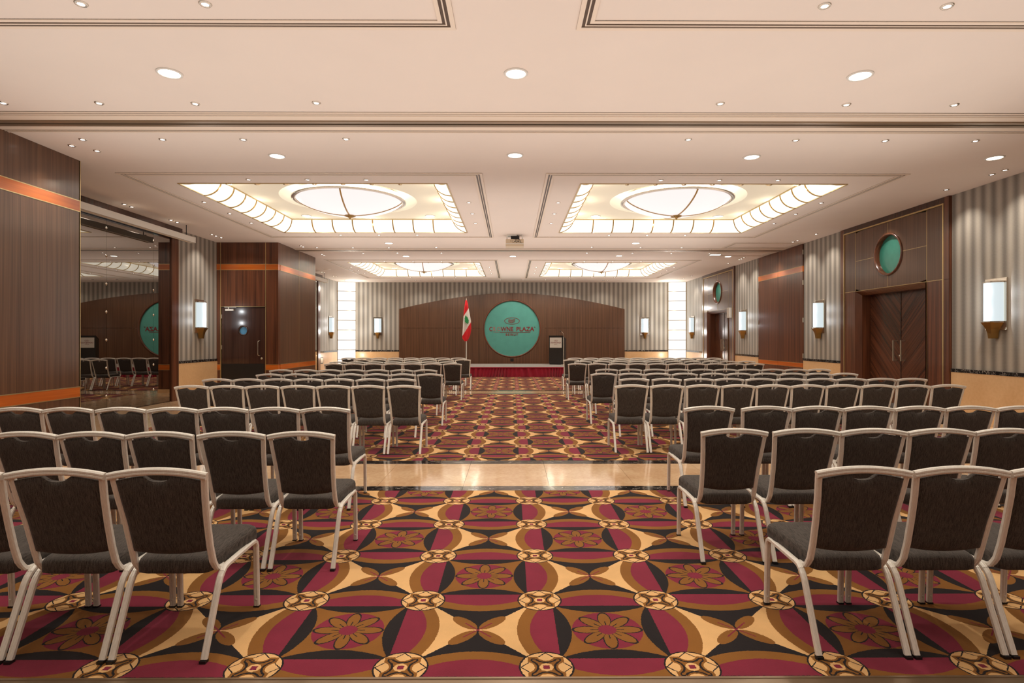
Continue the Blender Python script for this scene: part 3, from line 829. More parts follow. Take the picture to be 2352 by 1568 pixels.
# ================================================================== RIGHT WALL PORTALS
def portal(dy, name, label):
    PXF = XR - .05
    root = thing(name, label, None, (XR, 12.25 + dy, 0), kind='structure')
    ya, yb = 10.51 + dy, 13.99 + dy; zt = CEIL - .001
    def B(x0, x1, y0, y1, z0, z1, nm, mat, bev=0): return build_rel(box(x0, x1, y0, y1, z0, z1), nm, mat, root, bev)
    xb = XR + .02
    # outer frame boards
    B(PXF, xb, ya, ya + .13, 0, 2.60, 'frame_board', M['wood_red']); B(PXF, xb, ya, ya + .13, 2.603, zt, 'frame_board', M['wood_red'])
    B(PXF, xb, yb - .13, yb, 0, 2.60, 'frame_board', M['wood_red']); B(PXF, xb, yb - .13, yb, 2.603, zt, 'frame_board', M['wood_red'])
    B(PXF, xb, ya + .13, yb - .13, zt - .11, zt, 'frame_board', M['wood_dark'])
    # gold inlay line
    B(PXF - .004, xb, ya + .13, ya + .16, 0, zt - .11, 'gold_inlay', M['gold']); B(PXF - .004, xb, yb - .16, yb - .13, 0, zt - .11, 'gold_inlay', M['gold'])
    B(PXF - .004, xb, ya + .16, yb - .16, zt - .14, zt - .11, 'gold_inlay', M['gold'])
    # panels
    y0, y1 = ya + .165, yb - .165; s0, s1, cy_ = 11.09 + dy, 13.39 + dy, 12.24 + dy
    zs, zm, zb_ = zt - .145, 3.315, 2.61; pf = PXF + .012
    B(pf, xb, y0, s0 - .005, zb_ + .005, zs, 'wood_panel', M['wood']); B(pf, xb, s1 + .005, y1, zb_ + .005, zs, 'wood_panel', M['wood'])
    B(pf, xb, y0, s0 - .005, 0, zb_ - .005, 'wood_panel', M['wood_red']); B(pf, xb, s1 + .005, y1, 0, zb_ - .005, 'wood_panel', M['wood_red'])
    # four header panels with circular cut-out
    r = .455
    for (pa, pb, qa, qb, aa) in ((cy_ + .004, s1 - .005, zm + .004, zs, 0), (s0 + .005, cy_ - .004, zm + .004, zs, PI / 2), (s0 + .005, cy_ - .004, zb_ + .005, zm - .004, PI), (cy_ + .004, s1 - .005, zb_ + .005, zm - .004, 3 * PI / 2)):
        poly = [(cy_ + r * math.cos(aa + k * PI / 2 / 12), zm + r * math.sin(aa + k * PI / 2 / 12)) for k in range(13)]
        ey = pb if aa in (0, 3 * PI / 2) else pa; ez = qb if aa in (0, PI / 2) else qa
        if aa in (0, PI): outer = [(poly[-1][0], ez), (ey, ez), (ey, poly[0][1])]
        else: outer = [(ey, poly[-1][1]), (ey, ez), (poly[0][0], ez)]
        mb = MB(); pts = poly
        # fan strips: quad between arc and outer L via radial mapping
        n_ = len(pts); outs = []
        for (yy, zz) in pts:
            dy_, dz_ = yy - cy_, zz - zm
            k = min(abs(ey - cy_) / max(abs(dy_), 1e-6), abs(ez - zm) / max(abs(dz_), 1e-6)); outs.append((cy_ + dy_ * k, zm + dz_ * k))
        allp = pts + outs[::-1]
        # insert corner
        corner = (ey, ez); ins = max(range(n_ - 1), key=lambda i: -(abs(outs[i][0] - ey) + abs(outs[i][1] - ez) + abs(outs[i + 1][0] - ey) + abs(outs[i + 1][1] - ez)))
        poly2 = pts + outs[::-1][:n_ - 1 - ins] + [corner] + outs[::-1][n_ - 1 - ins:]
        for xx in (pf, xb):
            base = len(mb.v)
            for p_ in poly2: mb.v.append((xx, p_[0], p_[1]))
            for i in range(n_ - 1):
                a_, b_ = base + i, base + i + 1
                idx = {}
                oi = base + poly2.index(outs[i], n_); oj = base + poly2.index(outs[i + 1], n_)
                if i == ins: mb.face([a_, b_, oj, base + poly2.index(corner), oi])
                else: mb.face([a_, b_, oj, oi])
        L_ = len(poly2)
        for i in range(L_): mb.face([i, (i + 1) % L_, L_ + (i + 1) % L_, L_ + i])
        build_rel(mb, 'wood_panel', M['wood'], root)
    # inlay seams in gold between the panels
    for q in ((s0 - .005, s0 + .005, 0, zs), (s1 - .005, s1 + .005, 0, zs), (y0, y1, zb_ - .005, zb_ + .005), (s0, cy_ - r, zm - .004, zm + .004), (cy_ + r, s1, zm - .004, zm + .004), (cy_ - .004, cy_ + .004, zb_, zm - r), (cy_ - .004, cy_ + .004, zm + r, zs)):
        B(pf - .002, xb - .01, q[0], q[1], q[2], q[3], 'gold_seam', M['gold'])
    pr = build_rel(MB().lathe([(.418, PXF + .12), (.418, PXF - .004), (.44, PXF - .016), (.465, PXF - .004), (.465, PXF + .015)], 48, (0, cy_, zm), 0, 0, 2 * PI, True, 'x'), 'porthole_ring', M['wood_red'], root)
    rel(MB().lathe([(0, PXF + .1), (.42, PXF + .1)], 48, (0, cy_, zm), 0, 0, 2 * PI, False, 'x'), root).build('porthole_glass', M['tealglass'], pr)
    # splayed casing
    cas = MB(); oy0, oy1, oz = s0 + .006, s1 - .006, zb_ - .006; iy0, iy1, iz = oy0 + .1, oy1 - .1, oz - .1
    xf, xi, xd = PXF - .01, XR + .05, XR + .3
    for x_, pts in ((xf, ((oy0, 0), (oy0, oz), (oy1, oz), (oy1, 0))), (xi, ((iy0, 0), (iy0, iz), (iy1, iz), (iy1, 0))), (xd, ((iy0, 0), (iy0, iz), (iy1, iz), (iy1, 0)))):
        for p_ in pts: cas.v.append((x_, p_[0], p_[1]))
    for k in range(2):
        for i in range(3): cas.face([k * 4 + i, k * 4 + i + 1, k * 4 + i + 5, k * 4 + i + 4])
    build_rel(cas, 'splayed_casing', M['wood_h'] if False else M['wood_red'], root)
    # leaves
    XD = XR + .25
    for k, (a_, b_) in enumerate(((iy0, cy_ - .006), (cy_ + .006, iy1))):
        lf = build_rel(box(XD, XD + .05, a_, b_, .01, iz), 'door_leaf', M['wood_d1'] if k == 0 else M['wood_d2'], root)
        hy = cy_ + (-.12 if k == 0 else .12); s_ = -.03 if k == 0 else .03
        hx_ = XD - .10
        pth = [(XD, hy, 1.46), (hx_, hy, 1.46), (hx_, hy, 1.02), (XD, hy, 1.02)]
        hb = MB().box(hx_, XD, hy - .012, hy + .012, 1.44, 1.464).box(hx_, XD, hy - .012, hy + .012, 1.016, 1.04).box(hx_ - .001, hx_ + .024, hy - .012, hy + .012, 1.04, 1.44)
        rel(hb, root).build('pull_handle', M['steel'], lf)
        if k == 1: rel(MB().lathe([(0, XD - .012), (.022, XD - .012), (.028, XD)], 16, (0, cy_ + .05, 1.12), 0, 0, 2 * PI, True, 'x'), root).build('lock', M['chrome'], lf)
    B(XD - .008, XD + .04, cy_ - .006, cy_ + .006, .01, iz, 'meeting_strip', M['black'])
    return root
portal(0, 'door_2', 'nearer double door with chevron leaves under a teal porthole panel')
portal(10.2, 'door_3', 'farther double door under a teal porthole panel on the right wall')
# folding partition store doors
d4 = thing('door_4', 'tall dark striped wooden cupboard doors with orange bands on the right wall', None, (XR, 17.3, 0), kind='structure')
for a, b in ((15.87, 17.345), (17.355, 18.73)):
    for za, zb in ((.02, .685), (.81, 3.37), (3.53, CEIL - .01)): build_rel(box(XR - .02, XR + .04, a, b, za, zb), 'wood_panel', M['wood_red'], d4)
    for za, zb in ((.685, .81), (3.37, 3.53)):
        build_rel(box(XR - .024, XR + .04, a, b, za, zb), 'orange_band', M['orange'], d4)
        for zz in (za, zb): build_rel(box(XR - .027, XR - .02, a, b, zz - .005, zz + .005), 'gold_edge', M['gold'], d4)
for yy in (15.855, 18.725):
    for zz in (.95, 1.95, 3.0, 3.85): build_rel(box(XR - .03, XR, yy, yy + .02, zz, zz + .13), 'hinge', M['steel'], d4)
t = thing('white_speaker', 'small white box loudspeaker on the far door surround', 'speaker', (XR - .11, 21.02, 2.45), .2)
box(-.05, .05, -.09, .09, -.19, .19).build('cabinet', M['white'], t, None, .01)
box(-.054, -.05, -.07, .07, -.16, .16).build('grille', M['plate'], t)
box(.05, .1, -.02, .02, -.03, .03).build('bracket', M['black'], t)

# ================================================================== SCONCES
def make_sconce():
    r = thing('wall_sconce', 'x', 'wall lamp')
    # local: wall plane y=0, protrudes towards -y
    MB().box(-.215, .215, -.025, 0, .14, 1.01).build('backplate', M['chrome'], r, None, .004)
    gl = [(.165 * math.sin(a), -.03 - .15 * math.cos(a)) for a in [(-PI / 2 + PI * k / 16) for k in range(17)]]
    mb = MB(); n_ = len(gl)
    for z in (.29, .93):
        for x, y in gl: mb.v.append((x, y, z))
    for i in range(n_ - 1): mb.face([i, i + 1, n_ + i + 1, n_ + i], 0, True)
    mb.build('glass_shade', M['sconce'], r)
    def rim(z0, z1):
        o_ = [(x * 1.07, -.02 + (y + .02) * 1.07) for x, y in gl]
        return MB().prism(o_ , z0, z1, 'z')
    rim(.93, .955).build('top_rim', M['chrome'], r); rim(.265, .29).build('bottom_rim', M['chrome'], r)
    # brass bracket: flared and tapering down
    mb = MB(); prof = [(.27, .16, .175), (.22, .125, .15), (.16, .085, .125), (.09, .062, .11), (.0, .052, .10)]
    for z, hw, dp in prof:
        for x, y in ((-hw, -.024), (hw, -.024), (hw * .62, -.024 - dp), (-hw * .62, -.024 - dp)): mb.v.append((x, y, z))
    for i in range(len(prof) - 1):
        for q in range(4): mb.face([i * 4 + q, i * 4 + (q + 1) % 4, i * 4 + 4 + (q + 1) % 4, i * 4 + 4 + q], 0)
    mb.face([0, 1, 2, 3]); e_ = (len(prof) - 1) * 4; mb.face([e_, e_ + 1, e_ + 2, e_ + 3])
    mb.build('bracket', M['brass'], r)
    return r
S = make_sconce(); index_kids()
scs = [((XR, 9.52, 1.5), PI / 2 * -1, 'on the right wall, right of the near double door'),
       ((XR, 14.98, 1.5), -PI / 2, 'on the right wall between the near double door and the striped cupboard'),
       ((XR, 19.9, 1.5), -PI / 2, 'on the right wall between striped cupboard and far double door'),
       ((XR, 25.55, 1.5), -PI / 2, 'on the right wall between far double door and lit column'),
       ((XL, 14.84, 1.5), PI / 2, 'on the left wall between the smoked mirror and the single door'),
       ((XL, 25.5, 1.5), PI / 2, 'on the far left wall beside the lit corner column'),
       ((-6.33, YB, 1.5), 0, 'on the end wall left of the arched wood panel'),
       ((6.28, YB, 1.5), 0, 'on the end wall right of the arched wood panel')]
for k, (loc, rz, wh) in enumerate(scs):
    o = S if k == 0 else copy_tree(S)
    o.location = loc; o.rotation_euler = (0, 0, rz); o['label'] = 'frosted glass sconce ' + wh; o['group'] = 'wall sconces'
    for zz in (.45, .78):
        c_ = Matrix.Rotation(rz, 3, 'Z') @ Vector((0, -.24, zz))
        d = bpy.data.lights.new('sconce_lamp', 'POINT'); d.energy = SCONCE_W / 2; d.shadow_soft_size = 0; d.color = (.93, .97, 1)
        lo = bpy.data.objects.new('sconce_lamp', d); lo.location = (loc[0] + c_.x, loc[1] + c_.y, loc[2] + zz); COL.objects.link(lo)

# wall-washing spotlights: the lamps of the small ceiling spots that stand nearest a wall
def wash(x, y, tx, ty, tz=1.7, e=1.0, ang=95):
    d = bpy.data.lights.new('wall_washer', 'SPOT'); d.energy = WASH_W * e; d.spot_size = R(ang); d.spot_blend = 1; d.shadow_soft_size = .03; d.color = (1, .92, .82)
    o = bpy.data.objects.new('wall_washer', d); o.location = (x, y, CEIL - .03); COL.objects.link(o)
    o.rotation_euler = (Vector((tx, ty, tz)) - o.location).to_track_quat('-Z', 'Y').to_euler()
for y in (9.0, 10.09, 12.2, 14.39, 15.45, 17.3, 19.0, 20.04, 22.4, 24.0, 25.06): wash(7.7, y, XR, y)
for y in (11.4, 12.9, 14.75, 22.8, 24.4, 25.85): wash(-7.64, y, XL, y)
for y in (6.3, 7.85, 16.4, 18.06): wash(-5.95, y, PX, y)
wash(-7.2, 14.6, -7.4, 15.74, 1.9)
for x in (-6.3, -4.3, -2.57, -.53, .49, 1.51, 2.6, 4.28, 6.3): wash(x, 25.6, x, YB, 1.7, 1.15)

# ================================================================== LIT CORNER COLUMNS
def column(sx, where):
    ex, ey = .76, .34
    r = thing('light_column', f'full-height glowing white glass column with brass rings in the {where} corner', 'lamp', (sx * 8.14, YB - .005, 0))
    zs = [0, .51, .97, 1.43, 1.89, 2.35, 2.80, 3.26, 3.71, CEIL - .005]
    arc = [(-sx * ex * math.cos(a), -ey * math.sin(a)) for a in [k * PI / 2 / 14 for k in range(15)]]
    for a_, b_ in zip(zs, zs[1:]):
        mb = MB(); n_ = 15
        for z in (a_ + .011, b_ - .011):
            for x, y in arc: mb.v.append((x, y, z))
        for i in range(n_ - 1): mb.face([i, i + 1, n_ + i + 1, n_ + i], 0, True)
        mb.build('glass_segment', M['column'], r)
    ring = [(x * 1.012, y * 1.02) for x, y in arc] + [(x * .9, y * .9) for x, y in arc][::-1]
    for z in zs[1:-1]: MB().prism(ring, z - .011, z + .011, 'z').build('ring', M['brass'], r)
    MB().box(-sx * ex - .012 * sx, -sx * ex + .012, -.05, 0, 0, CEIL - .005).build('edge_strip', M['brass'], r)
    MB().box(-sx * .02, 0, -ey - .02, -ey + .02, 0, CEIL - .005).build('edge_strip', M['brass'], r)
column(-1, 'far left'); column(1, 'far right')

# ================================================================== BACKDROP PANEL WITH DISC AND LETTERING
def text_mesh(s, size, ext=.004, space=1.0, offset=0):
    cu = bpy.data.curves.new('lettering', 'FONT'); cu.body = s; cu.size = size; cu.extrude = ext; cu.align_x = 'CENTER'; cu.space_character = space; cu.offset = offset
    cu.resolution_u = 3
    o = bpy.data.objects.new('lettering', cu); COL.objects.link(o)
    dg = bpy.context.evaluated_depsgraph_get(); dg.update()
    me = bpy.data.meshes.new_from_object(o.evaluated_get(dg)); bpy.data.objects.remove(o); bpy.data.curves.remove(cu)
    return me
bk = thing('stage_backdrop', 'wide arched dark wood wall panel with a round teal sign behind the stage', 'wall panel', (0, YB, 0))
YP = YB - .10; BW = 5.31; ZE, ZP = 2.88, 3.64; CZ = 1.965; CR_ = 1.30
def ztop(x): 
    # circular-ish arch
    return ZE + (ZP - ZE) * math.sqrt(max(0, 1 - (x / BW) ** 2 * .0) ) * (1 - (abs(x) / BW) ** 1.75)
def arch_panel(x0, x1, z0, z1, nm='wood_panel'):
    n_ = 14; xs = [x0 + (x1 - x0) * k / n_ for k in range(n_ + 1)]
    poly = [(x0, z0), (x1, z0)] + ([(x1, z1), (x0, z1)] if z1 else [(x, ztop(x)) for x in xs[::-1]])
    build_rel(MB().prism(poly, YP, YB, 'y'), nm, M['wood'], bk)
SX = 1.545
for sgn in (-1, 1):
    a, b = sorted((sgn * (SX + .004), sgn * BW))
    arch_panel(a, b, .02, CZ + .02); arch_panel(a, b, CZ + .028, None)
# centre panels with hole: left & right halves, upper & lower
for sgn in (-1, 1):
    for up in (0, 1):
        zc = CZ; arc = []
        for k in range(19):
            a = PI / 2 * k / 18
            arc.append((sgn * (CR_ + .03) * math.cos(a), zc + (1 if up else -1) * (CR_ + .03) * math.sin(a)))
        # arc from side to top/bottom
        if up:
            top = [(sgn * (SX - .004) * k / 10 + sgn * .003 * (k == 0), ztop(SX * k / 10)) for k in range(11)]
            poly = arc[:-1] + [(sgn * .003, arc[-1][1])] + top + [(sgn * (SX - .004), zc + .004)]
        else:
            poly = arc[:-1] + [(sgn * .003, arc[-1][1]), (sgn * .003, .02), (sgn * (SX - .004), .02), (sgn * (SX - .004), zc - .004)]
        mb = MB(); base = 0; n_ = len(poly)
        build_rel(MB().prism(poly, YP, YB, 'y'), 'wood_panel', M['wood'], bk)
dsc = build_rel(MB().lathe([(0, YP + .05), (CR_ + .03, YP + .05)], 72, (0, 0, CZ), 0, 0, 2 * PI, False, 'y'), 'round_sign', M['teal'], bk)
dsc['label'] = 'round teal sign with a burgundy oval logo and lettering'
build_rel(MB().lathe([(CR_, YP + .05), (CR_, YP - .01), (CR_ + .04, YP - .012), (CR_ + .075, YP - .004), (CR_ + .075, YP + .002)], 72, (0, 0, CZ), 0, 0, 2 * PI, True, 'y'), 'sign_ring', M['wood_red'], bk)
def letter(s, size, x, z, mat, parent, y, space=1.0, off=0, ext=.004, width=None, nm='lettering', origin=None):
    me = text_mesh(s, size, ext, space, off); me.materials.append(mat)
    o = bpy.data.objects.new(nm, me); COL.objects.link(o); o.parent = parent; o.rotation_euler = (PI / 2, 0, 0)
    if width:
        xs = [v.co.x for v in me.vertices]; wd = max(xs) - min(xs); mid = (max(xs) + min(xs)) / 2
        for v in me.vertices: v.co.x = (v.co.x - mid) * width / wd
    oo = origin or (0, YB, 0)
    o.location = (x - oo[0], y - oo[1], z - oo[2]); return o
YF = YP + .044
# widths read from the sign: scale 1 px = .0206 m
letter('C', .285, -1.0, 1.85, M['logo'], dsc, YF, off=.006, width=.14)
letter('R', .285, -.818, 1.85, M['logopale'], dsc, YF, off=.006, width=.13)
letter('O', .285, -.625, 1.85, M['logopale'], dsc, YF, off=.004, width=.17)
letter('WNE', .285, -.235, 1.85, M['logo'], dsc, YF, off=.006, width=.60)
letter('PLAZA', .285, .63, 1.85, M['logo'], dsc, YF, off=.006, width=.84)
letter('\u00ae', .07, 1.075, 2.01, M['logo'], dsc, YF)
letter('BEIRUT', .155, 0, 1.63, M['logo'], dsc, YF, space=1.25, off=.002, width=.58)
rel(MB().box(-.87, -.62, YF - .004, YF, 1.785, 1.80), bk).build('underline', M['logopale'], dsc)
rel(MB().box(-.58, .87, YF - .004, YF, 1.783, 1.802), bk).build('underline', M['logo'], dsc)
def oval(parent, cx, cz, hw, hh, th, y, org, mat, nwave=4):
    mb = MB(); n_ = 48
    for y_ in (y, y - .004):
        for k in range(n_):
            a = 2 * PI * k / n_; mb.v.append((cx + hw * math.cos(a), y_, cz + hh * math.sin(a))); mb.v.append((cx + (hw - th) * math.cos(a), y_, cz + (hh - th * .8) * math.sin(a)))
    for b_ in (0, 2 * n_):
        for k in range(n_): j = (k + 1) % n_; mb.face([b_ + 2 * k, b_ + 2 * k + 1, b_ + 2 * j + 1, b_ + 2 * j])
    mb.v = [(p[0] - org[0], p[1] - org[1], p[2] - org[2]) for p in mb.v]
    mb.build('logo_oval', mat, parent)
    for w_ in range(nwave):
        mb = MB(); m_ = 16; z0 = cz + hh * (.42 - .28 * w_); t_ = hh * .062
        for k in range(m_ + 1):
            s_ = k / m_; xx = cx + hw * (-.46 + .88 * s_) - w_ * hw * .02; zz = z0 + hh * .13 * math.sin(s_ * 2 * PI * 1.0 + PI * .55)
            mb.v.append((xx, y - .004, zz + t_)); mb.v.append((xx, y - .004, zz - t_))
        for k in range(m_): mb.face([2 * k, 2 * k + 1, 2 * k + 3, 2 * k + 2])
        mb.v = [(p[0] - org[0], p[1] - org[1], p[2] - org[2]) for p in mb.v]
        mb.build('logo_wave', mat, parent)
oval(dsc, 0, 2.325, .36, .16, .022, YF, (0, YB, 0), M['logo'])
build_rel(box(-.08, .08, YP - .01, YP, .42, .56), 'socket_plate', M['black'], bk)

# ================================================================== STAGE
st = thing('stage', 'low stage of grey deck panels in front of the arched wood panel', 'stage', (0, 22.2, 0))
SZ = .386
for k in range(-3, 3):
    a = .09 + 1.23 * k
    for y0, y1 in ((22.2, 23.64), (23.645, 25.06)):
        build_rel(box(a + .003, a + 1.227, y0, y1, SZ - .05, SZ), 'deck_panel', M['deck'], st)
legm = box(-.025, .025, -.025, .025, 0, SZ - .05).mesh('leg', M['steel'])
for k in range(-3, 4):
    for y in (.12, 2.75): link('leg', legm, st, (.09 + 1.23 * k - (.05 if k == 3 else -.05 if k == -3 else 0), y, 0))
# pleated skirt
mb = MB(); x0, x1 = .09 - 3.69, .09 + 3.69; n_ = 900; rows = [(SZ - .02, .3), (SZ - .05, .6), (.25, .9), (.12, 1.1), (.003, 1.25)]
ph = 0; fr = []
for i in range(n_ + 1):
    ph += .33 + .16 * math.sin(i * .021) + random.uniform(-.08, .08); fr.append((ph, .8 + .35 * math.sin(i * .05 + 1)))
for z, amp in rows:
    for i in range(n_ + 1):
        x = x0 + (x1 - x0) * i / n_; p_, a_ = fr[i]
        sway = math.sin(x * 2.1) * .07 * (SZ - z) / SZ
        mb.v.append((x + sway, 22.15 - .042 * amp * a_ * math.sin(p_) - .004, z))
for r_ in range(len(rows) - 1):
    for i in range(n_): b_ = r_ * (n_ + 1) + i; mb.face([b_, b_ + 1, b_ + n_ + 2, b_ + n_ + 1], 0, True)
sk = mb.build('stage_skirt', M['velvet']); tag(sk, 'pleated burgundy velvet skirt along the front of the stage', 'stage skirt')
box(x0, x1, 22.10, 22.19, SZ - .035, SZ - .004).build('header_tape', M['velvet'], sk)

# lectern
lc = thing('lectern', 'black wooden lectern with a pale sign plate at the right of the stage', 'lectern', (1.96, 24.5, SZ), R(-22))
H_ = 1.22
poly = [(-.24, 0.05), (.24, .05), (.24, H_ - .16), (-.24, H_)]
MB().prism(poly, -.31, .31, 'x').build('body', M['blackwood'], lc)
MB().box(-.29, .29, -.22, .24, 0, .05).build('plinth', M['black'], lc)
MB().prism([(-.25, H_ - .002), (.25, H_ - .168), (.25, H_ - .148), (-.25, H_ + .018)], -.32, .32, 'x').build('top_board', M['blackwood'], lc)
pl = box(-.265, .265, -.25, -.241, .72, 1.15).build('sign_plate', M['plate'], lc)
letter('CROWNE PLAZA', .09, 0, .905, M['logo'], pl, -.251, off=.001, width=.46, ext=.001, origin=(0, 0, 0))
letter('BEIRUT', .045, 0, .85, M['logo'], pl, -.251, off=0, width=.15, ext=.001, origin=(0, 0, 0))
oval(pl, 0, 1.02, .085, .036, .008, -.25, (0, 0, 0), M['logo'], 3)
for x in (-.25, .25):
    for z in (.735, 1.135): MB().lathe([(0, -.253), (.006, -.252), (.007, -.25)], 8, (x, 0, z), 0, 0, 2 * PI, True, 'y').build('screw', M['steel'], pl)
ms = thing('microphone_stand', 'thin steel gooseneck microphone stand in front of the lectern', 'microphone stand', (2.18, 24.02, SZ))
MB().lathe([(0, .02), (.11, .018), (.12, 0)], 20).build('base', M['steel'], ms)
MB().lathe([(.009, .015), (.009, 1.17), (0, 1.17)], 10).build('pole', M['steel'], ms)
gp = [(0, 0, 1.16), (.002, 0, 1.24), (-.01, 0, 1.30), (-.04, .01, 1.36), (-.08, .02, 1.395), (-.1, .025, 1.40)]
MB().sweep(gp, [(.008 * math.cos(k * PI / 3), .008 * math.sin(k * PI / 3)) for k in range(6)], (0, 1, 0), sm=True).build('gooseneck', M['chrome'], ms)
MB().sweep([(-.1, .025, 1.40), (-.13, .03, 1.404), (-.16, .035, 1.402)], [(.014 * math.cos(k * PI / 4), .014 * math.sin(k * PI / 4)) for k in range(8)], (0, 1, 0), sm=True).build('microphone', M['black'], ms)

# flag
fp = thing('flag_pole', 'slim pale flagpole standing on the left of the stage', 'flagpole', (-1.95, 24.3, SZ))
MB().lathe([(0, .05), (.05, .045), (.17, .02), (.18, 0)], 24).build('base', M['steel'], fp)
MB().lathe([(.02, .03), (.016, 2.76), (0, 2.76)], 12).build('pole', M['white'], fp)
MB().lathe([(0, 2.76), (.02, 2.77), (.012, 2.80), (0, 2.86)], 10).build('finial', M['steel'], fp)
def wid(t):
    pts = [(0, -.03, .03), (.1, -.06, .07), (.25, -.10, .12), (.5, -.125, .20), (.7, -.145, .215), (.85, -.165, .17), (.93, -.16, .11), (1, -.07, .03)]
    for (a, l0, r0), (b, l1, r1) in zip(pts, pts[1:]):
        if t <= b:
            k = (t - a) / (b - a); return l0 + (l1 - l0) * k, r0 + (r1 - r0) * k
    return pts[-1][1:]
mb = MB(); nx, nz = 40, 60; FZ0, FZ1 = 3.13 - SZ, 1.38 - SZ
for j in range(nz + 1):
    t_ = j / nz; l_, r_ = wid(t_)
    for i in range(nx + 1):
        s_ = i / nx; x = l_ + (r_ - l_) * s_
        y = -.05 - .035 * math.sin(s_ * 3.2 * PI + t_ * 1.5) * min(1, t_ * 3 + .2) - .02 * math.sin(s_ * PI)
        mb.v.append((x, y, FZ0 + (FZ1 - FZ0) * t_))
for j in range(nz):
    for i in range(nx):
        t_ = (j + .5) / nz; s_ = (i + .5) / nx; l_, r_ = wid(t_); x = l_ + (r_ - l_) * s_
        b1 = .40 - (x + .12) * .9; b2 = .86 - (x + .15) * .92
        mi = 0 if t_ < b1 else (1 if t_ < b2 else 0)
        b_ = j * (nx + 1) + i; mb.face([b_, b_ + 1, b_ + nx + 2, b_ + nx + 1], mi, True)
fl = mb.build('flag', [M['flag_red'], M['flag_white']], None, (-1.95, 24.3, SZ)); tag(fl, 'red and white flag with a green cedar tree hanging from the pole', 'flag')
mb = MB(); 
tiers = [(.30, .05), (.22, .11), (.13, .13), (.03, .15), (-.06, .11)]
cx_, cz_ = .035, 2.23 - SZ
poly_r = []; poly_l = []
for z, hw in tiers:
    poly_r += [(hw * .55, z + .02), (hw, z - .035)]; poly_l += [(-hw * .55, z + .02), (-hw, z - .035)]
poly = [(0, .36)] + poly_r + [(.02, -.1), (.02, -.17), (-.02, -.17), (-.02, -.1)] + poly_l[::-1]
ca, sa = math.cos(.22), math.sin(.22)
poly = [(cx_ + .72 * (x * ca - z * sa), cz_ + .72 * (x * sa + z * ca)) for x, z in poly]
n_ = len(poly); mb.v = [(x, -.125, z) for x, z in poly] + [(x, -.12, z) for x, z in poly]
mb.face(list(range(n_))); mb.face(list(range(n_, 2 * n_)))
mb.build('cedar_emblem', M['flag_green'], fl)

# projector
pj = thing('projector', 'cream ceiling projector hanging between the near ceiling recesses', 'projector', (.07, 14.55, CEIL))
MB().box(-.23, .23, -.05, .3, -.30, -.12).build('body', M['cream'], pj, None, .012)
MB().box(-.24, .24, -.06, .31, -.245, -.23).build('body_trim', M['white'], pj)
MB().box(-.18, .05, .0, .25, -.025, 0).build('ceiling_plate', M['white'], pj)
MB().box(-.1, .12, .02, .2, -.12, -.025).build('mount', M['black'], pj)
for x, y in ((-.2, .02), (.2, .02), (-.2, .26), (.2, .26)): MB().box(x - .012, x + .012, y - .012, y + .012, -.12, 0).build('mount_arm', M['white'], pj)
for k, (x, z, a, b) in enumerate(((-.1, -.17, .02, .012), (-.06, -.17, .012, .012), (-.04, -.205, .014, .014), (.0, -.185, .018, .018), (.05, -.2, .02, .014), (.1, -.185, .014, .02), (.14, -.205, .02, .012), (.18, -.215, .016, .01))):
    MB().box(x - a / 2 - .004, x + a / 2 + .004, -.054, -.05, z - b / 2, z + b / 2).build('port', M['black'], pj)
for q in range(4):
    cp = [(-.05 + q * .05, 0, -.06), (.0 + q * .03, -.07, -.09), (.02 + q * .035, -.085, -.14), (.03 + q * .04, -.055, -.19)]
    MB().sweep(cp, [(.005 * math.cos(k * PI / 3), .005 * math.sin(k * PI / 3)) for k in range(6)], (1, .3, 0), sm=True).build('cable', M['black'], pj)
MB().lathe([(0, .31), (.05, .31), (.055, .29)], 20, (-.1, 0, -.19), 0, 0, 2 * PI, True, 'y').build('lens', M['black'], pj)

# ================================================================== CHAIRS
TP = [(-.5, -.28), (-.3, -.5), (-.1, -.5), (-.06, -.4), (.06, -.4), (.1, -.5), (.3, -.5), (.5, -.28), (.5, .28), (.3, .5), (.1, .5), (.06, .4), (-.06, .4), (-.1, .5), (-.3, .5), (-.5, .28)]
def tube(wd, dp): return [(a * wd, b * dp) for a, b in TP]
HW = .2205
def halfw(z):      # outer half width of back frame
    pts = [(.36, .197), (.42, .197), (.50, .1965), (.62, .200), (.75, .2095), (.88, HW)]
    if z <= pts[0][0]: return pts[0][1]
    for (a, l0), (b, l1) in zip(pts, pts[1:]):
        if z <= b: return l0 + (l1 - l0) * (z - a) / (b - a)
    return HW
def yback(z):
    pts = [(.40, .137), (.50, .105), (.62, .073), (.75, .036), (.90, .0)]
    if z <= pts[0][0]: return pts[0][1]
    for (a, l0), (b, l1) in zip(pts, pts[1:]):
        if z <= b: return l0 + (l1 - l0) * (z - a) / (b - a)
    return 0
def ztp(s): return .886 - .024 * s * s       # centre line of top rail
def side_path(sg, w=.03):
    P = []
    for z in (.862, .82, .75, .69, .62, .56, .50, .45, .42): P.append((sg * (halfw(z) - w / 2), yback(z), z))
    P += [(sg * .182, .147, .395), (sg * .182, .163, .376), (sg * .184, .19, .366), (sg * .19, .225, .366)]
    return P
